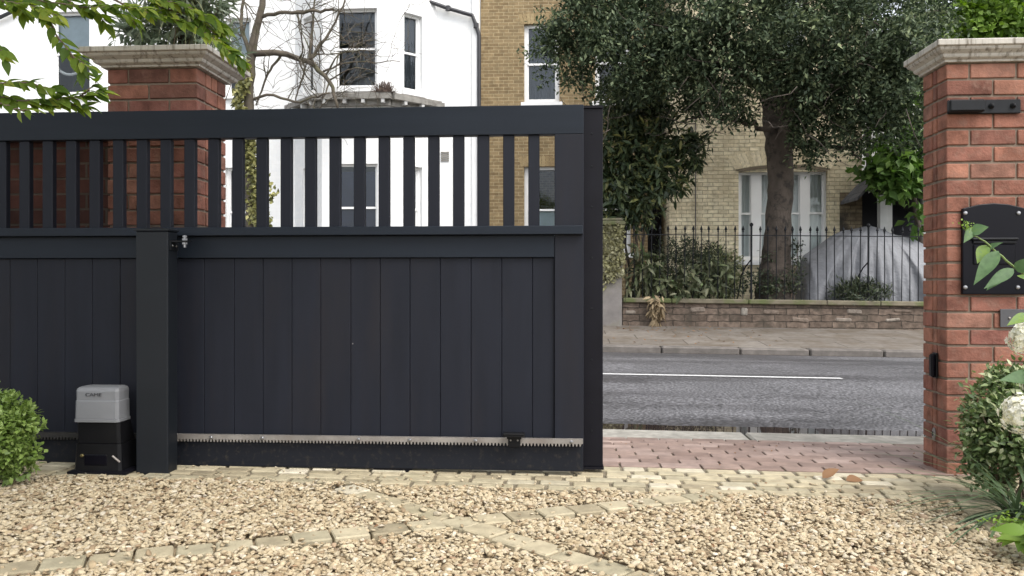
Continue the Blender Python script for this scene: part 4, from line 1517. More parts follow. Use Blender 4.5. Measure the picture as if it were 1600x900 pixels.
mp = thing('maple_tree', at(1425, 460, 16.6), 'fresh green broad leaved tree beside the porch and the brick gateway pillar', 'tree')
tk = MB()
q, r = wob([at(1440, 470, 16.9), at(1438, 380, 16.9), at(1425, 270, 16.6), at(1410, 180, 16.4)], [0.07, 0.06, 0.04, 0.015], 14, 0.02)
tk.tube(q, r, 8)
tk.build('trunk', M['bark'], mp, smooth=True)
spec = [(1400, 215, 16.2, 34, .9, 46), (1435, 235, 16.2, 34, .9, 50), (1385, 262, 16.1, 34, .7, 50), (1425, 275, 16.1, 36, .7, 60), (1398, 295, 16, 24, .5, 24), (1440, 335, 16.2, 13, .9, 9), (1365, 255, 16.2, 14, .7, 9), (1420, 170, 16.4, 40, .8, 50), (1440, 355, 16.2, 8, .6, 3)]
crown('crown', blobs_px(spec, 1.1), L['maple'], mp, leaf=(0.19, 0.15), per=6, spread=0.2, detailed=True, k=3, shape='lobed', droop=0.3)

bt = thing('lime_tree', at(1540, 300, 13.0), 'bright yellow green tree rising above the right hand pillar cap', 'tree')
bt.location.z = 0.3
BASE[bt.name] = Vector(bt.location)
tk = MB()
c0 = at(1560, 100, 16.5)
q, r = wob([(c0.x, 16.5, 0.3), (c0.x + .1, 16.5, 3), c0 + Vector((0, 0, .2)), c0 + Vector((0, 0, 2))], [0.16, 0.13, 0.1, 0.04], 14, 0.02)
tk.tube(q, r, 10)
tk.build('trunk', M['bark'], bt, smooth=True)
spec = [(1510, 40, 16.2, 42, .8, 90), (1560, 30, 16.2, 60, .8, 150), (1600, 60, 16.2, 60, .9, 130), (1540, -40, 16.4, 90, .8, 200), (1640, -30, 16.4, 100, .9, 200), (1515, 95, 16.4, 40, .9, 60), (1660, 100, 16.4, 80, .9, 120)]
crown('crown', blobs_px(spec, 1.1), L['bright'], bt, leaf=(0.13, 0.10), per=8, spread=0.2, detailed=True, k=2, shape='ovate')

# garden shrubs behind the railings
sh = thing('dark_shrub', at(1075, 462, 15.8), 'dark fine leaved domed shrub behind the left of the railings', 'shrub')
spec = [(1060, 395, 15.9, 42, .7, 150), (1095, 400, 15.95, 38, .6, 120), (1035, 420, 15.9, 36, .9, 110), (1110, 425, 15.9, 34, .8, 90), (1070, 440, 15.9, 50, .6, 140), (1010, 440, 15.9, 30, .8, 70), (1120, 450, 15.8, 34, .6, 60)]
crown('foliage', blobs_px(spec), L['shrub'], sh, leaf=(0.075, 0.022), per=9, spread=0.1)
tk = MB()
for i in range(6):
    a = at(1070 + random.uniform(-20, 20), 465, 15.9)
    tk.tube([a, a + Vector((random.uniform(-.3, .3), 0, .5))], [0.02, 0.008], 5)
tk.build('stem', M['twig'], sh)
fa = thing('fatsia_shrub', at(1050, 465, 15.6), 'shrub with large drooping hand shaped leaves against the railings', 'shrub')
spec = [(1035, 440, 15.5, 24, .7, 16), (1075, 435, 15.5, 26, .7, 16), (1010, 420, 15.5, 22, .8, 12), (1060, 455, 15.48, 26, .4, 14), (1105, 445, 15.5, 24, .7, 14), (1120, 420, 15.55, 18, .7, 8), (1090, 410, 15.6, 20, .7, 8), (990, 445, 15.5, 16, .8, 8), (1000, 395, 15.5, 16, .8, 7)]
crown('foliage', blobs_px(spec, 1.1), L['fatsia'], fa, leaf=(0.2, 0.08), per=7, spread=0.14, detailed=True, k=3, shape='lobed', droop=0.45, bias=(0, -.4, -.5))
tk = MB()
for i in range(5):
    a = at(1045 + random.uniform(-20, 30), 468, 15.6)
    tk.tube([a, a + Vector((random.uniform(-.2, .2), 0, .3))], [0.015, 0.008], 5)
tk.build('stem', M['twig'], fa)
hg = thing('hanging_spray', at(1028, 468, 15.2), 'dry leafy spray hanging over the coping down the garden wall', 'plant')
tk = MB()
q, r = wob([at(1030, 463, 15.25), at(1026, 470, 15.0), at(1026, 490, 15.12), at(1026, 500, 15.15)], [0.012, 0.01, 0.008, 0.004], 8, 0.01)
tk.tube(q, r, 5)
tk.build('stem', M['twig'], hg)
crown('foliage', blobs_px([(1026, 474, 15.08, 9, 1, 8), (1025, 487, 15.12, 7, 1.2, 7), (1026, 498, 15.14, 5, 1, 4)]), L['dry'], hg, leaf=(0.16, 0.045), per=6, spread=0.08, detailed=True, k=2, shape='lance', droop=0.3, bias=(0, -.2, -1.2))
va = thing('variegated_shrub', at(1125, 465, 16.4), 'cream variegated shrub left of the white window', 'shrub')
crown('foliage', blobs_px([(1122, 405, 16.5, 22, .9, 60), (1140, 415, 16.5, 16, .9, 36), (1108, 410, 16.6, 18, .8, 36), (1142, 440, 16.4, 18, 1, 36), (1130, 455, 16.3, 18, .8, 24)]), L['varieg'], va, leaf=(0.10, 0.045), per=8, spread=0.12)
tk = MB()
for i in range(5):
    a = at(1130 + random.uniform(-8, 8), 466, 16.4)
    tk.tube([a, a + Vector((random.uniform(-.2, .2), 0, .6))], [0.015, 0.006], 5)
tk.build('stem', M['twig'], va)
ep = thing('trunk_ivy', at(1215, 462, 15.6), 'straggly dark evergreen shoots around the foot of the oak trunk', 'shrub')
crown('foliage', blobs_px([(1190, 440, 15.6, 22, .9, 36), (1215, 447, 15.5, 26, .6, 46), (1240, 430, 15.6, 14, 1.4, 26), (1247, 395, 15.6, 8, 2.2, 18), (1168, 440, 15.7, 16, 1, 16), (1196, 402, 15.6, 10, .6, 6)]), L['shrub'], ep, leaf=(0.07, 0.035), per=7, spread=0.12)
tk = MB()
q, r = wob([at(1236, 465, 15.6), at(1244, 420, 15.6), at(1247, 375, 15.6)], [0.012, 0.009, 0.004], 8, 0.02)
tk.tube(q, r, 5)
tk.build('stem', M['twig'], ep)
lb = thing('low_shrub', at(1340, 466, 15.5), 'low dark grassy shrub in front of the grey tarpaulin', 'shrub')
crown('foliage', blobs_px([(1340, 455, 15.5, 32, .45, 90), (1320, 458, 15.5, 24, .4, 50), (1372, 458, 15.5, 24, .4, 50), (1345, 446, 15.5, 18, .5, 30)]), L['shrub'], lb, leaf=(0.11, 0.02), per=8, spread=0.1, bias=(0, 0, .5))
tk = MB()
for i in range(6):
    a = at(1340 + random.uniform(-20, 20), 468, 15.5)
    tk.tube([a, a + Vector((random.uniform(-.2, .2), 0, .25))], [0.01, 0.006], 5)
tk.build('stem', M['twig'], lb)

# bare tree with ivy in front of the white house
bare = thing('bare_tree', (ax(392, 16.0), 16.0, 0.4), 'bare leafless tree with mossy spreading branches before the white house', 'tree')
tk = MB()
YN = 16.0
trunk = [Vector((ax(398, YN), YN, 0.35)), at(392, 300, YN), at(388, 200, YN), at(390, 120, YN), at(394, 78, YN), at(402, 40, YN), at(412, 0, YN), at(425, -60, YN)]
q, r = wob(trunk, np.array([11, 9.5, 8.5, 7.5, 7.2, 6, 5, 3.5]) * YN / F, 30, 0.01)
tk.tube(q, r, 10)


def limb(pxs_, r0, r1, dy=0.0, kids=6, lev=0):
    m_ = len(pxs_)
    pts = [at(p[0], p[1], YN + dy * i / m_) for i, p in enumerate(pxs_)]
    q, r = wob(pts, np.linspace(r0, r1, m_) * YN / F, 14, 0.012)
    tk.tube(q, r, 7)
    for k in range(kids):
        i = random.randrange(3, 13)
        twig(Vector(q[i]), max(r[i] * 0.55, 0.006), lev + 1)


def twig(p, r0, lev):
    d = Vector((random.gauss(0.25, .8), random.gauss(0, .5), random.gauss(0.15, .8))).normalized()
    pts = [p]
    nseg = random.randint(5, 8)
    for k in range(nseg):
        d = (d + Vector((random.gauss(0, .22), random.gauss(0, .16), random.gauss(-.02, .22)))).normalized()
        pts.append(pts[-1] + d * random.uniform(.09, .17) * (1.3 - .2 * lev))
    tk.tube(pts, list(np.linspace(r0, 0.0035, len(pts))), 4)
    if lev < 3:
        for k in range(2):
            twig(pts[random.randrange(2, len(pts))], max(0.0045, r0 * .6), lev + 1)


limb([(392, 84), (420, 80), (450, 86), (480, 95), (496, 104), (508, 118), (521, 136), (524, 150), (528, 168)], 5.5, 2.2, -.4, 5)
limb([(482, 96), (496, 78), (510, 60), (520, 40), (540, 0), (552, -30)], 3, 1, .2, 4)
limb([(484, 97), (488, 60), (490, 20), (494, -20)], 2.2, 1.2, .1, 3)
limb([(410, 26), (440, 20), (470, 20), (500, 17), (521, 14)], 3.2, 2.2, -.3, 4)
limb([(385, 160), (410, 148), (430, 148), (455, 160), (475, 160), (495, 150), (515, 145)], 2.5, 1.4, -.5, 4)
limb([(392, 84), (380, 60), (376, 30), (384, -20)], 4, 2, .2, 4)
limb([(470, 90), (478, 110), (465, 140), (462, 160)], 2, 1, -.2, 3)
limb([(505, 112), (530, 100), (560, 96), (590, 97), (625, 96)], 1.6, .6, -.2, 6)
limb([(515, 125), (540, 110), (565, 105), (590, 115)], 1.4, .6, -.2, 4)
limb([(440, 85), (420, 110), (408, 140), (400, 165)], 2.2, 1.2, .2, 4)
tk.build('trunk', M['bark_pale'], bare, smooth=True)
# golden ivy on its trunk
n = 1900
zz = RNG.random(n)
py_ = 95 + zz * 275
cxs = np.interp(py_, [95, 130, 160, 210, 260, 300, 370], [376, 380, 376, 388, 398, 405, 414])
wpx = np.interp(py_, [95, 130, 160, 210, 260, 370], [6, 10, 14, 20, 24, 24])
P = []
for i in range(n):
    wv = wpx[i] * (0.75 + 0.45 * math.sin(py_[i] * .11) * math.sin(py_[i] * .043 + 1)) * (0.5 + 0.7 * RNG.random())
    w = at(cxs[i] + 5 * math.sin(py_[i] * .07) + wv * (RNG.random() * 2 - 1), py_[i], YN - 0.2 * RNG.random() - .06)
    P.append(tuple(w))
P = np.array(P)
V, Fc = simple_leaf(P, unit(RNG.normal(size=(n, 3)) * (1, .4, 1) + (0, -.3, -.4)), unit(RNG.normal(size=(n, 3)) * .6 + (0, -1, .4)), 0.08 + .05 * RNG.random(n), 0.07)
tag(fast_mesh('ivy', V, Fc, L['ivy_gold'], None, (ax(395, YN), YN, 0.4)), 'golden ivy climbing the trunk of the bare tree', 'ivy')


# ------------------------------------------------------------------ brick pillars of the gateway
def brick_pillar(root, x0, x1, y0, y1, z0, z1, ch=0.083, bl=0.225, shift=0.0):
    """real bricks laid in stretcher bond round a mortar core"""
    core = MB()
    core.box(x0 + .009, x1 - .009, y0 + .009, y1 - .009, z0, z1)
    bm = MB()
    n_ = int(round((z1 - z0) / ch))
    ch = (z1 - z0) / n_
    for k in range(n_):
        zc = z0 + (k + .5) * ch
        hz = ch - 0.0115

        def put(cx, cy, sx_, sy_):
            bm.cbox((cx + random.uniform(-.0012, .0012), cy + random.uniform(-.0015, .0015), zc + random.uniform(-.001, .001)), (sx_, sy_, hz), b=0.0035,
                    M=Matrix.Rotation(math.radians(random.uniform(-.35, .35)), 3, 'Y'))
        W_, D_ = x1 - x0, y1 - y0
        hb = bl / 2
        odd = k % 2
        for yy, fy_ in ((y0, 1), (y1, -1)):
            # corner brick: header end or stretcher
            cuts = [x0]
            first = bl if odd else hb
            x = x0 + first
            while x < x1 - 0.03:
                cuts.append(x)
                x += bl
            if x1 - cuts[-1] < 0.05:
                cuts.pop()
            cuts.append(x1)
            for a, b in zip(cuts[:-1], cuts[1:]):
                a_, b_2 = (a if a == x0 else a + .00525), (b if b == x1 else b - .00525)
                put((a_ + b_2) / 2, yy + fy_ * 0.05, b_2 - a_, 0.1)
        for xx, fx_ in ((x0, 1), (x1, -1)):
            a0, b0 = y0 + 0.1 + .008, y1 - 0.1 - .008
            if b0 - a0 < 0.04:
                continue
            cuts = [a0, b0] if (odd or b0 - a0 < .12) else [a0, (a0 + b0) / 2, b0]
            for a, b in zip(cuts[:-1], cuts[1:]):
                put(xx + fx_ * 0.05, (a + b) / 2, 0.1, b - a - 0.008)
    core.build('mortar', M['mortar'], root)
    return bm.build('brickwork', M['red_brick'], root)


def cap(root, x0, x1, y0, y1, z0, zt, over):
    """moulded coping stone: stepped profile lofted round the pillar"""
    prof = [(0.004, 0.0), (over * .22, 0.0), (over * .22, .10), (over * .45, .20), (over * .50, .30), (over * .50, .36), (over * .78, .52), (over * .84, .60), (over * .84, .66), (over, .70), (over, .97), (over - .006, 1.0), (over * .2, 1.08)]
    mb = MB()
    vs, fs = [], []
    for o_, h_ in prof:
        z = z0 + (zt - z0) * h_
        vs += [(x0 - o_, y0 - o_, z), (x1 + o_, y0 - o_, z), (x1 + o_, y1 + o_, z), (x0 - o_, y1 + o_, z)]
    for i in range(len(prof) - 1):
        for k in range(4):
            k2 = (k + 1) % 4
            fs.append((i * 4 + k, i * 4 + k2, i * 4 + 4 + k2, i * 4 + 4 + k))
    fs.append(tuple(range((len(prof) - 1) * 4, len(prof) * 4)))
    fs.append((3, 2, 1, 0))
    mb.add(vs, fs)
    return mb.build('cap_stone', M['cap_stone'], root, bevel=0.003)


YP = 4.10
lx0, lx1 = ax(168, YP), ax(308, YP)
LB = 4.46
lz1 = zat(105, 300, YP)
lp = thing('brick_pillar', ((lx0 + lx1) / 2, 4.28, 0.0), 'red brick pillar with a stone cap standing behind the dark gate', 'pillar', 'gateway pillars')
brick_pillar(lp, lx0, lx1, YP, LB, -0.03, lz1)
cap(lp, lx0, lx1, YP, LB, lz1, zat(69, 300, YP - .1), 0.105)
qx0 = ax(1479, YP)
qx1 = qx0 + 0.47
RB = 4.36
rz1 = zat(98, 1500, YP)
rp = thing('brick_pillar', ((qx0 + qx1) / 2, 4.23, -0.03), 'red brick pillar with a stone cap carrying the black letterbox', 'pillar', 'gateway pillars')
brick_pillar(rp, qx0, qx1, YP, RB, -0.05, rz1)
cap(rp, qx0, qx1, YP, RB, rz1, zat(57, 1500, YP - .1), 0.072)

# boundary walls
bw = thing('boundary_wall', (-4.5, 4.3, 0), 'red brick boundary wall in the shade behind the slats of the gate', 'wall')
w_ = MB()
w_.box(-9, lx0 - .004, 4.17, 4.395, -0.05, 1.70)
w_.build('wall', M['red_wall'], bw)
w_ = MB()
w_.box(-9, lx0 - .006, 4.14, 4.425, 1.70, 1.755)
w_.build('coping', M['cap_stone'], bw)
bw = thing('boundary_wall', (4.5, 4.3, 0), 'red brick boundary wall running on from the letterbox pillar', 'wall')
w_ = MB()
w_.box(qx1 + .004, 8, 4.13, 4.345, -0.1, 1.70)
w_.build('wall', M['red_wall'], bw)
w_ = MB()
w_.box(qx1 + .006, 8, 4.10, 4.375, 1.70, 1.755)
w_.build('coping', M['cap_stone'], bw)

# ------------------------------------------------------------------ sliding gate
YGT = 3.84
gzb = 0.02
gtop = 1.784
GX1 = ax(912, YGT)
GX0 = -3.9
gate = thing('sliding_gate', (-1.5, YGT, gzb), 'dark charcoal sliding gate of vertical boards with a slatted top', 'gate')
S1 = ax(866.5, YGT)          # inner edge of the end stile
z_tr = zat(209.5, 868, YGT)      # underside of top rail
z_l1, z_l0 = zat(353, 900, YGT), zat(366.5, 900, YGT)
z_m0 = zat(402, 866, YGT)
z_b1 = zat(688, 900, YGT)


def bev(mb, name, m_, parent, w=0.003):
    return mb.build(name, m_, parent, bevel=w)


t = MB(); t.box(GX0, GX1, YGT, YGT + .055, z_tr, gtop)
bev(t, 'top_rail', M['gate_h'], gate)
t = MB(); t.box(S1, GX1, YGT + .001, YGT + .054, gzb + .12, z_tr - .0005)
bev(t, 'end_stile', M['gate'], gate)
t = MB(); t.box(GX0, GX1 - .004, YGT - .032, YGT + .05, z_l0, z_l1)
bev(t, 'ledge_rail', M['gate_h'], gate)
t = MB(); t.box(GX0, S1 - .001, YGT + .004, YGT + .05, z_m0, z_l0 - .0005)
bev(t, 'middle_rail', M['gate_h'], gate)
t = MB(); t.box(GX0, GX1 - .002, YGT - .002, YGT + .052, gzb, gzb + .1195)
bev(t, 'bottom_rail', M['gate_splash'], gate)
# boards with V-joints
t = MB()
bxs = [ax(q, YGT + .022) for q in (832, 784, 736, 688, 640.5, 594, 548, 501, 456, 411, 366, 319)]
pitch = bxs[0] - bxs[1]
x = bxs[-1]
while x > GX0 + pitch:
    x -= 0.1445
    bxs.append(x)
edges = [S1 - .0005] + bxs + [GX0]
for a, b in zip(edges[1:], edges[:-1]):
    if b - a > 0.01:
        t.cbox(((a + b) / 2, YGT + .036, (gzb + .12 + z_m0) / 2), (b - a - .0015, .028, z_m0 - gzb - .121), b=.0022)
t.build('board_panel', M['gate'], gate)
t = MB(); t.box(GX0, S1, YGT + .0505, YGT + .054, gzb + .12, z_m0 + .1)
t.build('back_panel', M['gate'], gate)
# slats of the upper light
sp = 0.1226
xR = ax(842.8, YGT + .012)
me0 = None
k = 0
while xR - k * sp > GX0 + .1:
    xx = xR - k * sp
    if me0 is None:
        t = MB()
        t.cbox((xx - .027, YGT + .030, (z_l1 + z_tr) / 2), (.054, .036, z_tr - z_l1 - .001), b=.003)
        o0 = t.build('slat', M['gate'], gate)
        me0 = o0
    else:
        c = o0.copy()
        COL.objects.link(c)
        c.parent = gate
        c.location = (-k * sp, 0, 0)
    k += 1
# end channel behind the leaf
t = MB()
ex0, ex1 = GX1 - .03, ax(942, 3.93)
ez0, ez1 = zat(729, 930, 3.93), zat(169, 930, 3.93)
t.box(ex0, ex1, 3.93, 3.985, ez0, ez1)
ep_ = bev(t, 'end_channel', M['gate_steel'], gate)
t = MB(); t.box(ex0, ex1 + .002, 3.922, 3.99, ez1, ez1 + .012); t.build('channel_cap', M['gate_steel'], ep_)
t = MB(); t.box(ex0, ex1 + .004, 3.915, 3.99, ez0 - .012, ez0); t.build('channel_foot', M['gate_steel'], ep_)
t = MB()
for zf in (.2, .34, .55, .8, 1.05, 1.3, 1.5, 1.66):
    t.lathe([(.005, 0), (.004, .003)], ((GX1 + ex1) / 2 - .006, 3.93, zf), axis='y', seg=8)
t.build('screw', M['black_iron'], ep_)
# gear rack with downward teeth
t = MB()
rk0, rk1 = -3.7, ax(911, YGT - .03)
zc = zat(692.5, 912, YGT - .03)
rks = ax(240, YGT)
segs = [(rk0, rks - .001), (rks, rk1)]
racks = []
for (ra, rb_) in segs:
  t = MB()
  t.box(ra, rb_, YGT - .030, YGT - .006, zc - .004, zc + .018)
  x = ra
  while x < rb_ - .016:
    t.add([(x + .002, YGT - .030, zc - .0045), (x + .013, YGT - .030, zc - .0045), (x + .0095, YGT - .030, zc - .017), (x + .0055, YGT - .030, zc - .017),
           (x + .002, YGT - .008, zc - .0045), (x + .013, YGT - .008, zc - .0045), (x + .0095, YGT - .008, zc - .017), (x + .0055, YGT - .008, zc - .017)],
          [(0, 3, 2, 1), (4, 5, 6, 7), (1, 2, 6, 5), (0, 4, 7, 3), (2, 3, 7, 6), (0, 1, 5, 4)])
    x += .0166
  racks.append(t.build('gear_rack', M['shaded_rack'] if ra == rk0 else M['zinc'], gate))  # left length takes the dark colour that stands for its shade
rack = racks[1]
racks[0]['label'] = 'length of rack beside the motor with its shade painted dark'
for q in (743, 893, 560, 410, 640, 330):
    t = MB()
    p = at(q, 693, YGT - .031)
    t.lathe([(.0085, 0), (.0085, .006), (.005, .009)], (p.x, YGT - .031, zc + .006), axis='y', seg=6)
    t.build('bolt', M['steel'], rack)
# stop bracket on the rack
t = MB()
p = at(803.5, 690, YGT - .04)
t.cbox((p.x, YGT - .036, zc + .002), (.058, .014, .046), b=.002)
t.cbox((p.x, YGT - .062, zc + .040), (.105, .05, .012), b=.003)
t.cbox((p.x, YGT - .045, zc + .028), (.07, .024, .016), b=.002)
t.cbox((p.x, YGT - .066, zc + .048), (.10, .046, .008), b=.003)
sb = t.build('stop_bracket', M['black_plastic'], gate)
t = MB()
for dx in (-.017, .017):
    t.lathe([(.005, 0), (.004, .003)], (p.x + dx, YGT - .0432, zc + .012), axis='y', seg=8)
t.build('rivet', M['steel'], sb)
# light chips in the paint and a small eyelet
t = MB()
p = at(551, 537, YGT + .02)
t.lathe([(.004, 0), (.003, .002)], (p.x, YGT + .0215, p.z), axis='y', seg=8)
t.build('screw', M['steel'], gate)
t = MB(); t.box(ax(583, YGT) , ax(643, YGT), YGT + .005, YGT + .05, gzb - .018, gzb - .0005)
t.build('guide_shoe', M['gate_steel'], gate)

# ------------------------------------------------------------------ guide post with its bracket
YPO = 3.66
ox0, ox1 = ax(212, YPO), ax(262.5, YPO)
gp = thing('gate_post', ((ox0 + ox1) / 2, YPO + .05, 0.02), 'square charcoal steel post standing in front of the closed gate leaf', 'post')
zpt = zat(361, 240, YPO)
t = MB(); t.box(ox0, ox1, YPO, YPO + .095, 0.015, zpt)
bev(t, 'shaft', M['post'], gp, .006)
t = MB()
a, b, c, d = ox0 - .006, ox1 + .006, YPO - .006, YPO + .101
t.add([(a, c, zpt + .0005), (b, c, zpt + .0005), (b, d, zpt + .0005), (a, d, zpt + .0005), (a, c, zpt + .010), (b, c, zpt + .010), (b, d, zpt + .010), (a, d, zpt + .010), ((a + b) / 2, (c + d) / 2, zpt + .024)],
      [(0, 1, 5, 4), (1, 2, 6, 5), (2, 3, 7, 6), (3, 0, 4, 7), (4, 5, 8), (5, 6, 8), (6, 7, 8), (7, 4, 8), (3, 2, 1, 0)])
bev(t, 'cap', M['post'], gp, .002)
t = MB()
bz = zat(382, 275, YPO + .03)
t.box(ox1 + .001, ox1 + .007, YPO + .012, YPO + .09, bz - .028, bz + .020)
t.box(ox1 + .0075, ox1 + .085, YPO + .02, YPO + .06, bz + .012, bz + .018)
gb = t.build('guide_bracket', M['black_iron'], gp)
t = MB()
t.lathe([(.007, -.028), (.007, .030)], (ox1 + .062, YPO + .04, bz + .014), seg=8)
t.lathe([(.013, 0), (.013, .009)], (ox1 + .062, YPO + .04, bz + .020), seg=6)
t.lathe([(.013, 0), (.013, .009)], (ox1 + .062, YPO + .04, bz + .001), seg=6)
t.lathe([(.011, 0), (.011, .008)], (ox1 + .062, YPO + .04, bz + .034), seg=6)
t.build('bolt', M['steel'], gb)
t = MB()
for dy in (.03, .065):
    t.lathe([(.006, 0), (.005, .003)], (ox1 + .008, YPO + dy, bz - .006), axis='x', seg=8)
t.build('screw', M['steel'], gb)
t = MB(); t.box(ox0 - .006, ox0 - .001, YPO + .02, YPO + .07, bz - .022, bz + .008)
t.build('side_plate', M['steel'], gp)
t = MB(); t.box(ox0 - .008, ox1 + .008, YPO - .008, YPO + .103, 0.006, 0.0145)
t.build('base_plate', M['gate_steel'], gp)

# ------------------------------------------------------------------ gate motor
YM = 3.62
mx0, mx1 = ax(115, YM), ax(184, YM)
mw = mx1 - mx0
zc0, zc1 = zat(655, 150, YM), zat(605, 150, YM)
mo = thing('gate_motor', ((mx0 + mx1) / 2, YM + .08, 0.03), 'gate motor with a pale grey cover on a black base beside the post', 'gate motor')


def loft(mb, rings, cap_ends=True):
    n_ = len(rings[0])
    vs = [p for r_ in rings for p in r_]
    fs = []
    for i in range(len(rings) - 1):
        for k in range(n_):
            k2 = (k + 1) % n_
            fs.append((i * n_ + k, i * n_ + k2, (i + 1) * n_ + k2, (i + 1) * n_ + k))
    fs.append(tuple(range(n_ - 1, -1, -1)))
    fs.append(tuple(range((len(rings) - 1) * n_, len(rings) * n_)))
    mb.add(vs, fs)


def rect(x0, x1, y0, y1, z, c=.012):
    return [(x0 + c, y0, z), (x1 - c, y0, z), (x1, y0 + c, z), (x1, y1 - c, z), (x1 - c, y1, z), (x0 + c, y1, z), (x0, y1 - c, z), (x0, y0 + c, z)]


h_ = zc1 - zc0
t = MB()
D = .115
rings = []
for f, ins in ((0, 0), (.56, .002), (.57, .005), (.86, .004), (.93, .008), (.97, .016), (.99, .028), (1.0, .045)):
    rings.append(rect(mx0 + ins * .6, mx1 - ins * .5, YM + ins, YM + D - ins * .4, zc0 + h_ * f))
loft(t, rings)
cv = t.build('cover', M['motor_grey'], mo, bevel=.002)
t = MB()
loft(t, [rect(mx0 - .003, mx1 + .003, YM - .003, YM + D + .003, zc0 - .0155), rect(mx0 - .003, mx1 + .003, YM - .003, YM + D + .003, zc0 - .0005)])
t.build('cover_rim', M['motor_grey'], cv, bevel=.002)
# recessed-looking letter plate and the raised letters on it
t = MB()
lc = (mx0 + mx1) / 2 - .012
lp_z = zc0 + h_ * .79
t.cbox((lc, YM + .0065, lp_z - .004), (.078, .006, .026), b=.002)
t.build('badge', M['motor_grey'], cv)
cu = bpy.data.curves.new('lettering', 'FONT')
cu.body = 'CAME'
cu.size = 0.029
cu.extrude = 0.0015
cu.align_x = 'CENTER'
tmp = bpy.data.objects.new('tmp', cu)
COL.objects.link(tmp)
bpy.context.view_layer.update()
lme = bpy.data.meshes.new_from_object(tmp.evaluated_get(bpy.context.evaluated_depsgraph_get()))
bpy.data.objects.remove(tmp)
co = np.zeros(len(lme.vertices) * 3)
lme.vertices.foreach_get('co', co)
co = co.reshape(-1, 3)
b_ = np.array(BASE[cv.name])
nw = np.stack([co[:, 0] * 1.05 + lc, YM + .002 - co[:, 2], co[:, 1] * 0.72 + lp_z - .011], 1) - b_
lme.vertices.foreach_set('co', nw.ravel())
lme.materials.clear()
lme.materials.append(M['letter_dark'])
new_obj('lettering', lme, cv)
# black body and base
t = MB()
zb_ = 0.035
loft(t, [rect(mx0 + .008, mx1 + .002, YM + .012, YM + .16, zc0 - .016 - .10), rect(mx0 + .006, mx1, YM + .008, YM + .12, zc0 - .016)])
t.build('body', M['black_plastic'], mo)
t = MB()
loft(t, [rect(mx0 - .004, mx1 + .012, YM + .002, YM + .165, zb_ + .004), rect(mx0 + .004, mx1 + .006, YM + .006, YM + .165, zc0 - .118)])
bs = t.build('base', M['black_plastic'], mo)
t = MB()
t.lathe([(.009, 0), (.009, .006), (.005, .008)], (mx0 + .04, YM + .006, zb_ + .075), axis='y', seg=6)
t.build('bolt', M['brass'], bs)
t = MB()
t.lathe([(.005, 0), (.004, .003)], (mx0 + .145, YM + .006, zb_ + .068), axis='y', seg=8)
t.build('screw', M['steel'], bs)
t = MB()
t.tube([(mx1 - .02, YM - .010, zb_ + .078), (mx1 + .016, YM - .010, zb_ + .050)], .005, 6)
t.build('lever', M['zinc'], bs)
t = MB()
t.cbox((lc + .01, YM + .004, zb_ + .055), (.11, .008, .05), b=.003)
t.build('release_hatch', M['black_gloss'], bs)
t = MB()
t.box(mx0 - .02, mx1 + .05, YM - .02, YM + D + .02, 0.028, zb_ + .0035)
t.build('mounting_plate', M['gate_steel'], mo)

# ------------------------------------------------------------------ fittings on the right pillar
YF = YP - .004
# receiving latch
l0, l1 = at(1478, 180, YF - .05), at(1594, 155, YF - .05)
la = thing('gate_catch', ((l0.x + l1.x) / 2, YF, l0.z), 'black iron gate catch bolted high on the letterbox pillar', 'catch')
t = MB()
zl, zh = zat(179, 1500, YF), zat(157, 1500, YF)
t.cbox(((ax(1479, YF) + ax(1593, YF)) / 2, YF - .008, (zl + zh) / 2), (ax(1593, YF) - ax(1479, YF), .012, zh - zl), b=.004)
bp = t.build('back_plate', M['black_iron'], la)
t = MB()
t.cbox(((ax(1484, YF - .05) + ax(1541, YF - .05)) / 2, YF - .033, (zl + zh) / 2), (ax(1541, YF - .05) - ax(1484, YF - .05), .036, (zh - zl) * .86), b=.008)
t.build('catch_box', M['black_iron'], la)
for q in (1549, 1583):
    t = MB()
    t.lathe([(.014, 0), (.014, .004), (.010, .010), (.006, .017), (.003, .019)], (ax(q, YF - .015), YF - .0145, (zl + zh) / 2 + .002), axis='y', seg=10)
    t.build('bolt', M['black_iron'], bp)

# letterbox plate
bxl, bxr = ax(1501, YF), ax(1598, YF)
zb0, zb1, zbp = zat(460, 1550, YF), zat(326, 1550, YF), zat(318, 1550, YF)
lbx = thing('letterbox', ((bxl + bxr) / 2, YF, zb0), 'black enamelled letterbox plate with a pointed top and four corner bolts', 'letterbox')
t = MB()
xm = (bxl + bxr) / 2
t.prism([(bxl, zb0), (bxr, zb0), (bxr, zb1), (xm + .07, zbp - .006), (xm, zbp), (xm - .07, zbp - .006), (bxl, zb1)], YF - .022, YF)
bev(t, 'plate', M['black_gloss'], lbx, .004)
t = MB()
zs = zat(374, 1550, YF)
t.cbox((xm, YF - .030, zs), (.22, .022, .012), b=.004)
t.cbox((xm, YF - .026, zs - .014), (.205, .012, .014), b=.002)
t.build('flap_hood', M['black_iron'], lbx)
t = MB()
t.cbox((xm, YF - .025, zs - .075), (.20, .008, .10), b=.004)
t.build('flap', M['black_gloss'], lbx)
for px, py in ((1508, 333), (1591, 333), (1508, 449), (1590, 449)):
    p = at(px, py, YF - .022)
    t = MB()
    t.lathe([(.0105, 0), (.0105, .003), (.008, .007), (.003, .008)], (p.x, YF - .0225, p.z), axis='y', seg=12)
    t.build('bolt', M['steel'], lbx)

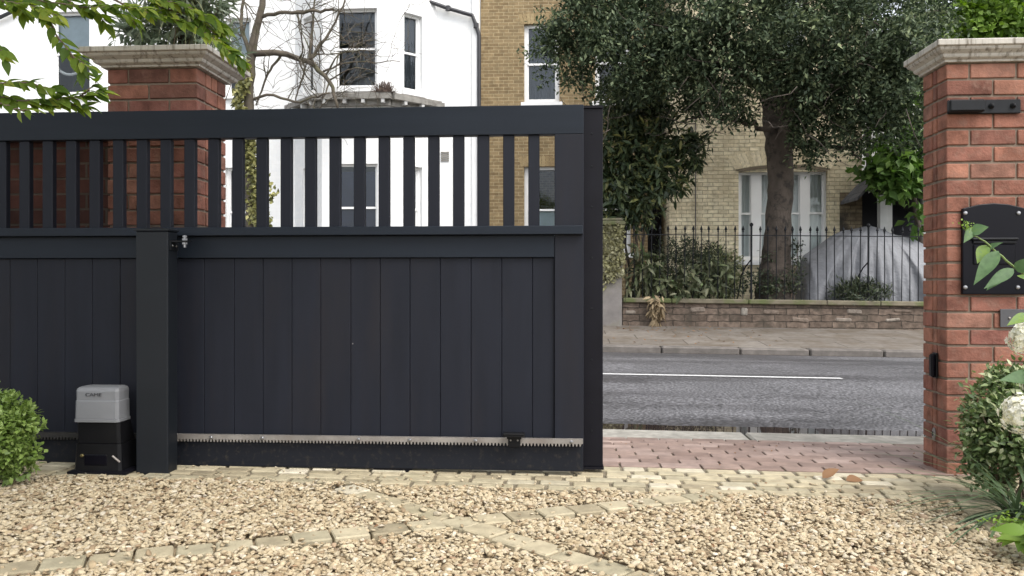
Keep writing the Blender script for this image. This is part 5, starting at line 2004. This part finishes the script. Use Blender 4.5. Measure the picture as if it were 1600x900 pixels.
# entry plate
e0, e1 = at(1562, 511, YF), at(1604, 483, YF)
en = thing('entry_plate', (e0.x, YF, e0.z), 'small brushed steel entry plate below the letterbox', 'entry plate')
t = MB(); t.box(e0.x, e1.x, YF - .007, YF - .001, e0.z, e1.z)
bev(t, 'plate', M['entry'], en, .001)
t = MB()
t.lathe([(.006, 0), (.006, .004), (.003, .006)], ((e0.x + e1.x) / 2 - .022, YF - .0072, (e0.z + e1.z) / 2), axis='y', seg=10)
t.build('button', M['zinc'], en)

# photocell: slim black hooded strip on the inner reveal
XI = qx0 - .002
pz0, pz1 = zat(591, 1460, 4.2), zat(551, 1460, 4.2)
ph = thing('photocell', (XI, 4.21, pz0), 'slim black photocell on the inner side of the letterbox pillar', 'photocell')
t = MB()
t.cbox((XI - .006, 4.205, (pz0 + pz1) / 2), (.010, .05, pz1 - pz0), b=.003)
t.build('base', M['black_plastic'], ph)
t = MB()
t.cbox((XI - .022, 4.20, (pz0 + pz1) / 2), (.024, .038, pz1 - pz0 - .012), b=.009)
t.build('hood', M['black_gloss'], ph)
p = zat(679, 1457, 4.2)
ds = thing('marker_disc', (XI, 4.22, p), 'small oval grey socket plate low on the inner side of the letterbox pillar', 'socket')
t = MB()
t.lathe([(.030, 0), (.030, .004), (.026, .006)], (0, 0, 0), axis='x', seg=16)
t.v = [(XI - .001 - abs(v[0]), 4.225 + v[1] * .55, p + v[2] * 1.05) for v in t.v]
t.build('plate', M['pier_stone'], ds)
t = MB()
t.lathe([(.010, 0), (.010, .003)], (0, 0, 0), axis='x', seg=10)
t.v = [(XI - .0075 - abs(v[0]), 4.225 + v[1] * .4, p + v[2] * 1.2) for v in t.v]
t.build('slot', M['black_plastic'], ds)


# ------------------------------------------------------------------ near plants
def upleaves(name, P, D, N, Ln, W, m_, parent, k=3, fold=.25, droop=.3, shape='ovate'):
    V, Fc = leaf_mesh(P, D, N, Ln, W, k, fold, droop, shape)
    return fast_mesh(name, V, Fc, m_, parent, smooth=False)


def bush(root, blobs, m_, leaf, aspect, per=5, spread=.03, k=2, up=.35, droop=.2, stems=14, stem_m='stem_green', floor=0.0, shell=.55):
    Ps, Ds = [], []
    for c, r, n in blobs:
        r = np.broadcast_to(np.asarray(r, float), (3,))
        p, d = blob_points(c, r, n, shell)
        ok = p[:, 2] > floor + .01
        Ps.append(np.repeat(p[ok], per, 0))
        Ds.append(np.repeat(d[ok], per, 0))
    P, D0 = np.concatenate(Ps), np.concatenate(Ds)
    n = len(P)
    P = P + RNG.normal(size=P.shape) * spread
    D = unit(D0 * .9 + rand_dirs(n) * .9 + np.array((0, 0, up)))
    N = unit(D0 * .6 + np.array((0, 0, .9)) + rand_dirs(n) * .5)
    Ln = leaf * (.7 + .6 * RNG.random(n))
    o = upleaves('foliage', P, D, N, Ln, Ln * aspect, m_, root, k, .3, droop)
    tk = MB()
    b = BASE[root.name]
    for i in range(stems):
        c, r, n = blobs[i % len(blobs)]
        e = np.array(c) + rand_dirs(1)[0] * np.array(r) * .85
        if e[2] < floor + .03:
            continue
        s = (b.x + random.uniform(-.06, .06), b.y + random.uniform(-.05, .05), floor)
        q, rr_ = wob([s, ((s[0] + e[0]) / 2, (s[1] + e[1]) / 2, (s[2] + e[2]) * .62), tuple(e)], [.006, .005, .002], 8, .006)
        tk.tube(q, rr_, 5)
    tk.build('stem', M[stem_m], root)
    return o


# euonymus at the left
c = at(6, 735, 3.42)
eu = thing('round_bush', (c.x, 3.42, 0.03), 'rounded bright yellow green bush at the left beside the gate motor', 'bush')
bl = []
for px, py, Y, rp_, n in ((8, 645, 3.38, 40, 150), (-25, 640, 3.4, 40, 110), (28, 668, 3.34, 32, 130), (2, 690, 3.32, 44, 170), (34, 705, 3.34, 24, 80), (-35, 700, 3.34, 46, 120), (12, 722, 3.36, 36, 90)):
    p = at(px, py, Y)
    r = rp_ * Y / F
    bl.append((p, (r, r, r * .9), int(n * 1.1)))
bush(eu, bl, L['euonymus'], .026, .66, per=5, spread=.015, up=.25, floor=.03)

# box bush in front of the right pillar
c = at(1575, 745, 3.62)
bx = thing('box_bush', (c.x, 3.62, -.02), 'small leaved variegated box bush in front of the letterbox pillar', 'bush')
bl = []
for px, py, Y, rp_, n in ((1560, 630, 3.62, 44, 200), (1592, 610, 3.6, 42, 160), (1530, 665, 3.62, 30, 120), (1575, 670, 3.52, 52, 240), (1535, 705, 3.6, 30, 120), (1600, 700, 3.5, 50, 200), (1550, 735, 3.58, 34, 110), (1570, 600, 3.66, 24, 90), (1640, 640, 3.5, 50, 120)):
    p = at(px, py, Y)
    r = rp_ * Y / F
    bl.append((p, (r, r, r), int(n * 1.05)))
bush(bx, bl, L['box'], .030, .56, per=5, spread=.016, up=.3, floor=-.02, stems=26, stem_m='twig')

# strap leaved clump
c = at(1592, 770, 3.28)
lc_ = thing('strap_leaf_clump', (c.x, 3.28, -.02), 'clump of long arching strap leaves spilling over the sett edging', 'plant')
n = 64
az = RNG.random(n) * 6.28
az[:26] = math.pi + RNG.normal(size=26) * .45
el = 0.6 + .85 * RNG.random(n)
el[:26] = .45 + .85 * RNG.random(26)
D = np.stack([np.cos(az) * np.cos(el), np.sin(az) * np.cos(el), np.sin(el)], 1)
P = np.stack([c.x + RNG.normal(size=n) * .03, 3.28 + RNG.normal(size=n) * .03, np.full(n, -.01)], 1)
Ln = .26 + .30 * RNG.random(n)
upleaves('foliage', P, D, np.tile((0, 0, 1.), (n, 1)) + D * -.3, Ln, np.full(n, .0125), L['grass'], lc_, 12, .25, .95, 'strap')

# fresh leaves in the lower right corner
c = at(1650, 870, 2.72)
cl_ = thing('corner_plant', (c.x, 2.72, -.02), 'fresh lime green broad leaves in the lower right corner', 'plant')
n = 60
base = np.array([c.x, 2.72, .07])
P = base + RNG.normal(size=(n, 3)) * (.03, .08, .03)
D = unit(RNG.normal(size=(n, 3)) * (1, .8, .3) + (-.45, -.1, .1))
upleaves('foliage', P, D, rand_dirs(n) * .4 + (0, -.3, 1), .06 + .05 * RNG.random(n), .05 + .03 * RNG.random(n), L['lime'], cl_, 4, .2, .3)
tk = MB()
for i in range(8):
    q, rr_ = wob([(c.x + random.uniform(-.02, .02), 2.72 + random.uniform(-.04, .04), -.02), tuple(P[i])], [.004, .003], 6, .003)
    tk.tube(q, rr_, 5)
tk.build('stem', M['stem_green'], cl_)
n = 260
p = at(1580, 822, 2.9)
P = np.array(p) + RNG.normal(size=(n, 3)) * (.035, .03, .018)
upleaves('blossom', P, rand_dirs(n) * (1, 1, .5) + (0, 0, .3), rand_dirs(n) * .4 + (0, 0, 1), .012 + .006 * RNG.random(n), .010, L['lime'], cl_, 2, .2, .2)

# hydrangea leaning in from the right
hy = thing('hydrangea', (1.93, 3.05, -.02), 'hydrangea with creamy white flower heads and a leafy shoot across the letterbox', 'shrub')
hb = BASE[hy.name]
tk = MB()
heads = [(at(1601, 525, 3.12), .056), (at(1594, 642, 3.0), .066), (at(1640, 600, 3.05), .08)]
for p, r in heads:
    q, rr_ = wob([(hb.x, hb.y, -.02), (hb.x + .06, hb.y, (p.z) * .6), tuple(p - Vector((0, -.02, .03)))], [.006, .005, .003], 10, .006)
    tk.tube(q, rr_, 6)
sh_pts = [(hb.x, hb.y, -.02), (hb.x + .08, hb.y, .5), tuple(at(1640, 420, 3.1)), tuple(at(1600, 382, 3.08) + Vector((.02, 0, -.09))), tuple(at(1586, 421, 3.06)), tuple(at(1566, 404, 3.05)), tuple(at(1540, 378, 3.05)), tuple(at(1520, 362, 3.05))]
sh_pts = [(hb.x, hb.y, -.02), (hb.x + .10, hb.y, .5), tuple(at(1650, 455, 3.1)), tuple(at(1596, 426, 3.08)), tuple(at(1568, 404, 3.06)), tuple(at(1538, 376, 3.06)), tuple(at(1518, 366, 3.06))]
q, rr_ = wob(sh_pts, [.007, .006, .005, .0045, .004, .003, .002], 26, .001)
tk.tube(q, rr_, 7)
tk.build('stem', M['stem_green'], hy, smooth=True)
for p, r in heads:
    n = 300
    d = unit(rand_dirs(n) + (-.1, -.35, .15))
    lump = 1 + .22 * np.sin(d[:, 0] * 7 + d[:, 2] * 5 + p.x * 40) * np.sin(d[:, 1] * 6 + d[:, 2] * 8)
    c_ = np.array(p) + d * (r * lump * (0.62 + .42 * RNG.random(n)))[:, None] * (1 - .25 * d[:, 2:3]) * (.92, .92, 1.12)
    # four petals each
    Pp, Dp, Np = [], [], []
    for i in range(n):
        a0 = random.random() * 1.57
        e1 = np.cross(d[i], (0.3, .2, .9)); e1 /= np.linalg.norm(e1)
        e2 = np.cross(d[i], e1)
        for kk in range(4):
            a = a0 + kk * 1.5708
            Pp.append(c_[i]); Dp.append(e1 * math.cos(a) + e2 * math.sin(a) + d[i] * .35); Np.append(d[i])
    upleaves('flower_head', np.array(Pp), np.array(Dp), np.array(Np), .0135 * np.ones(len(Pp)), .0125 * np.ones(len(Pp)), M['petal'], hy, 2, .15, .15)
LV = [  # (base px, tip px, length m, width m, Y)
    ((1522, 356), (1506, 379), .055, .05, 3.05), ((1518, 364), (1546, 352), .085, .075, 3.04), ((1541, 383), (1526, 412), .07, .062, 3.05), ((1540, 390), (1568, 376), .055, .035, 3.05),
    ((1560, 392), (1519, 446), .16, .075, 3.0), ((1584, 420), (1536, 450), .14, .06, 2.98), ((1566, 432), (1540, 452), .06, .05, 3.02), ((1590, 425), (1610, 400), .09, .07, 3.03), ((1592, 430), (1604, 436), .05, .04, 3.02),
    ((1610, 492), (1572, 506), .10, .06, 3.05), ((1625, 590), (1560, 590), .13, .08, 3.08), ((1630, 628), (1598, 662), .13, .09, 2.95), ((1640, 560), (1600, 575), .13, .09, 3.1), ((1640, 690), (1600, 705), .13, .09, 3.05), ((1620, 500), (1640, 480), .12, .08, 3.1)]
Pl, Dl, Nl, Ll, Wl = [], [], [], [], []
for b, tpx, ln, wd, Y in LV:
    pb_, pt_ = at(b[0], b[1], Y + .02), at(tpx[0], tpx[1], Y - .02)
    Pl.append(tuple(pb_)); Dl.append(tuple(pt_ - pb_)); Nl.append((random.uniform(-.5, .5), -.8, .7)); Ll.append((pt_ - pb_).length * .92); Wl.append(wd * (.8 if Y < 3.06 else .9))
upleaves('foliage', np.array(Pl), np.array(Dl), np.array(Nl), np.array(Ll), np.array(Wl), L['hydrangea'], hy, 8, .28, .12, 'ovate')
n = 60
p = at(1511, 352, 3.04)
upleaves('bud', np.array(p) + RNG.normal(size=(n, 3)) * .010, rand_dirs(n), rand_dirs(n), .008 * np.ones(n), .007 * np.ones(n), L['lime'], hy, 2, .2, .2)

# ------------------------------------------------------------------ overhanging branches, upper left
ob_ = thing('overhanging_branch', (-3.4, 2.1, 0.0), 'tree reaching in from the left with thin twigs of pointed green leaves above the gate', 'tree')
tk = MB()
root_ = [(-3.4, 2.1, -.02), (-3.36, 2.12, 1.2), (-3.2, 2.2, 2.2), (-2.9, 2.3, 2.7)]
q, rr_ = wob(root_, [.07, .055, .04, .025], 16, .01)
tk.tube(q, rr_, 8)
hub = Vector(q[-1])
TW = [  # px path and depth
    (((-120, -60), (-20, -28), (60, 2), (130, 12), (180, 10), (230, 14)), 2.7, 2.6, 46),
    (((-60, -60), (0, -20), (30, 10), (36, 22)), 2.5, 2.5, 9),
    (((20, -30), (60, 18), (80, 36), (96, 66), (104, 76), (126, 96), (140, 106)), 2.6, 2.6, 14),
    (((104, 76), (116, 92), (128, 112), (134, 118)), 2.6, 2.62, 6),
    (((150, -20), (190, 8), (230, 20), (270, 28), (310, 44), (345, 70), (368, 88), (376, 100)), 2.8, 2.9, 60),
    (((180, -30), (230, -4), (290, 8), (330, 30), (350, 48)), 2.8, 2.9, 50),
    (((-60, 130), (-10, 150), (30, 158), (80, 158), (125, 150), (162, 144)), 2.5, 2.6, 40),
    (((-50, 110), (0, 132), (40, 128), (70, 138), (92, 140)), 2.5, 2.55, 20),
    (((30, 158), (60, 166), (100, 165), (135, 166)), 2.55, 2.6, 18),
    (((125, 150), (140, 140), (150, 128)), 2.6, 2.6, 5),
    (((-60, 50), (-20, 66), (0, 76), (6, 92)), 2.4, 2.4, 6),
    (((-40, 150), (10, 165), (32, 172), (46, 172)), 2.5, 2.5, 4),
    (((-100, -40), (-40, -10), (10, 2), (50, 8), (90, 24)), 2.45, 2.45, 30),
    (((90, -40), (130, -8), (160, 6), (200, 26), (214, 40)), 2.6, 2.7, 14),
    (((-60, -20), (0, 6), (50, 22), (84, 30)), 2.55, 2.6, 18),
    (((200, -30), (250, 12), (300, 24), (340, 56), (352, 74)), 2.85, 2.9, 26),
    (((60, -40), (110, 4), (150, 20), (168, 40)), 2.65, 2.7, 16),
]
Pl, Dl, Nl, Ll = [], [], [], []
for path, ya, yb, nl in TW:
    ys = np.linspace(ya, yb, len(path))
    pts = [at(p[0], p[1], y) for p, y in zip(path, ys)]
    q, rr_ = wob(pts, np.linspace(.0045, .0012, len(pts)), 22, .002)
    tk.tube(q, rr_, 5)
    if path[0][0] < 0 or path[0][1] < 0:
        q2, r2 = wob([tuple(hub), tuple((hub + pts[0]) / 2 + Vector((0, .03, .12))), tuple(pts[0])], [.016, .01, .0045], 10, .006)
        tk.tube(q2, r2, 6)
    nl = int(nl * 1.5)
    for i in range(nl):
        f = 3 + (len(q) - 4) * (i + .5) / nl
        i0 = int(f)
        p = q[i0] + (q[min(i0 + 1, len(q) - 1)] - q[i0]) * (f - i0)
        tdir = unit(q[min(i0 + 1, len(q) - 1)] - q[max(i0 - 1, 0)])
        side = unit(np.cross(tdir, (0, -.5, 1))) * (1 if i % 2 else -1)
        D = tdir * .75 + side * random.uniform(.4, 1.0) + np.array((0, 0, -.12)) + RNG.normal(size=3) * .22
        Pl.append(p); Dl.append(D); Nl.append(np.array((0, -.6, 1)) + RNG.normal(size=3) * .4); Ll.append(random.uniform(.038, .068))
    Pl.append(q[-1]); Dl.append(unit(q[-1] - q[-3]) + np.array((0, 0, -.3))); Nl.append((0, -.3, 1)); Ll.append(.055)
tk.build('trunk', M['twig'], ob_, smooth=True)
Ll = np.array(Ll)
upleaves('foliage', np.array(Pl), np.array(Dl), np.array(Nl), Ll, Ll * .52, L['branch'], ob_, 6, .3, .18)
# unseen canopy above and left of the frame, thickened to shade pillar and gate
n = 16000
P = np.array((-2.4, 2.1, 3.8)) + rand_dirs(n) * (RNG.random(n) ** .4)[:, None] * (2.4, 2.5, 1.2)
P += .12 * np.sin(P[:, [1, 2, 0]] * 5)
ok = P[:, 2] - H > 0.375 * np.maximum(P[:, 1], 0) + .12
P = P[ok]
n = len(P)
upleaves('crown', P, rand_dirs(n) + (0, 0, -.4), rand_dirs(n) * .5 + (0, 0, 1), .085 + .03 * RNG.random(n), .05, L['branch'], ob_, 2, .3, .2)

# spiky plant behind the left pillar cap
yc = thing('spiky_palm', (ax(290, 4.9), 4.9, 0.0), 'spiky strap leaved palm rising behind the left pillar cap', 'palm')
tk = MB()
q, rr_ = wob([(ax(290, 4.9), 4.9, -.03), (ax(290, 4.9) + .02, 4.9, 1.4), tuple(at(290, 20, 4.9))], [.07, .06, .05], 14, .006)
tk.tube(q, rr_, 10)
tk.build('trunk', M['bark'], yc, smooth=True)
n = 300
d = unit(rand_dirs(n) * (1, 1, .9) + (0, 0, .15))
ctr = np.array(at(292, 5, 4.9))
P = ctr + d * .03
Ln = .26 + .22 * RNG.random(n)
upleaves('crown', P, d, np.tile((0, 0, 1.), (n, 1)) + RNG.normal(size=(n, 3)) * .2, Ln, np.full(n, .011), L['yucca'], yc, 7, .3, .5, 'strap')
# greyer broad leaves beside it
gl = thing('grey_leaf_shrub', (ax(222, 4.85), 4.85, 0.0), 'grey green leafy shrub showing over the left corner of the pillar cap', 'shrub')
bl = []
for px, py, rp_, n in ((222, 40, 28, 60), (250, 50, 22, 44), (205, 52, 14, 18), (330, 50, 28, 50), (290, 30, 30, 50), (270, 5, 34, 60), (335, 5, 26, 40), (365, 90, 12, 12)):
    p = at(px, py, 4.85)
    r = rp_ * 4.85 / F
    bl.append((p, (r, r, r), n))
L['greyleaf'] = mat_leaf('leaf_grey', [(0, (0.12, 0.16, 0.10)), (0.6, (0.22, 0.27, 0.19)), (1, (0.34, 0.38, 0.30))], .5, .25)
bush(gl, bl, L['greyleaf'], .075, .34, per=4, spread=.03, up=.1, floor=0, stems=8, stem_m='twig')

# fallen leaves on the setts
for (px, py, rot, tilt, ln, lab) in ((1300, 737, 2.6, .55, .10, 'curled brown dead leaf lying on the setts, the left of two'), (1337, 740, .25, .12, .095, 'flat brown dead leaf lying on the setts, the right of two')):
    d = H * F / (py - 444)
    p = at(px, py, d)
    z = float(slope(p.x)) + .006
    V, Fc = leaf_mesh([(p.x - .045, d, z)], [(math.cos(rot) * (-1 if px < 1310 else 1), .15, tilt)], [(.2, -.5, .8)], [ln], [.052], 6, .5, .25)
    tag(fast_mesh('fallen_leaf', V, Fc, M['dead_leaf'], None, (p.x, d, z)), lab, 'leaf', 'fallen leaves on the setts')
n = 34
ys_ = 2.3 + 1.2 * RNG.random(n)
xs_ = (RNG.random(n) * 2 - 1) * .6 * ys_ - .1
zs_ = slope(xs_) + .024
V, Fc = leaf_mesh(np.stack([xs_, ys_, zs_], 1), rand_dirs(n) * (1, 1, .2), np.tile((0, 0, 1.), (n, 1)) + RNG.normal(size=(n, 3)) * .3, .012 + .022 * RNG.random(n), .011, 3, .4, .2)
struct(fast_mesh('leaf_litter', V, Fc, M['dead_leaf']), 'stuff')
# leaf scraps and twigs strewn about
n = 170
xs_ = RNG.random(n) * 5 - 1.5
ys_ = np.where(RNG.random(n) < .65, 14.2 + RNG.random(n) * .95, 12.3 + RNG.random(n) * 2)
zs_ = np.interp(ys_, [12.24, 13.5, 15.22], [.008, .07, .15]) + slope(xs_) + .012
V, Fc = simple_leaf(np.stack([xs_, ys_, zs_], 1), rand_dirs(n) * (1, 1, .15), np.tile((0, 0, 1.), (n, 1)) + RNG.normal(size=(n, 3)) * .3, .03 + .05 * RNG.random(n), .03)
struct(fast_mesh('leaf_litter', V, Fc, M['dead_leaf']), 'stuff')
n = 60
xs_ = RNG.random(n) * 4 - 1.8
ys_ = 3.62 + RNG.random(n) * 1.4
zs_ = np.where(ys_ > 4.06, np.interp(ys_, [4.06, 4.7, 5.16], [0, -.022, -.062]), 0) + slope(xs_) + .006
V, Fc = simple_leaf(np.stack([xs_, ys_, zs_], 1), rand_dirs(n) * (1, 1, .15), np.tile((0, 0, 1.), (n, 1)) + RNG.normal(size=(n, 3)) * .3, .008 + .018 * RNG.random(n), .010)
struct(fast_mesh('leaf_litter', V, Fc, M['dead_leaf']), 'stuff')
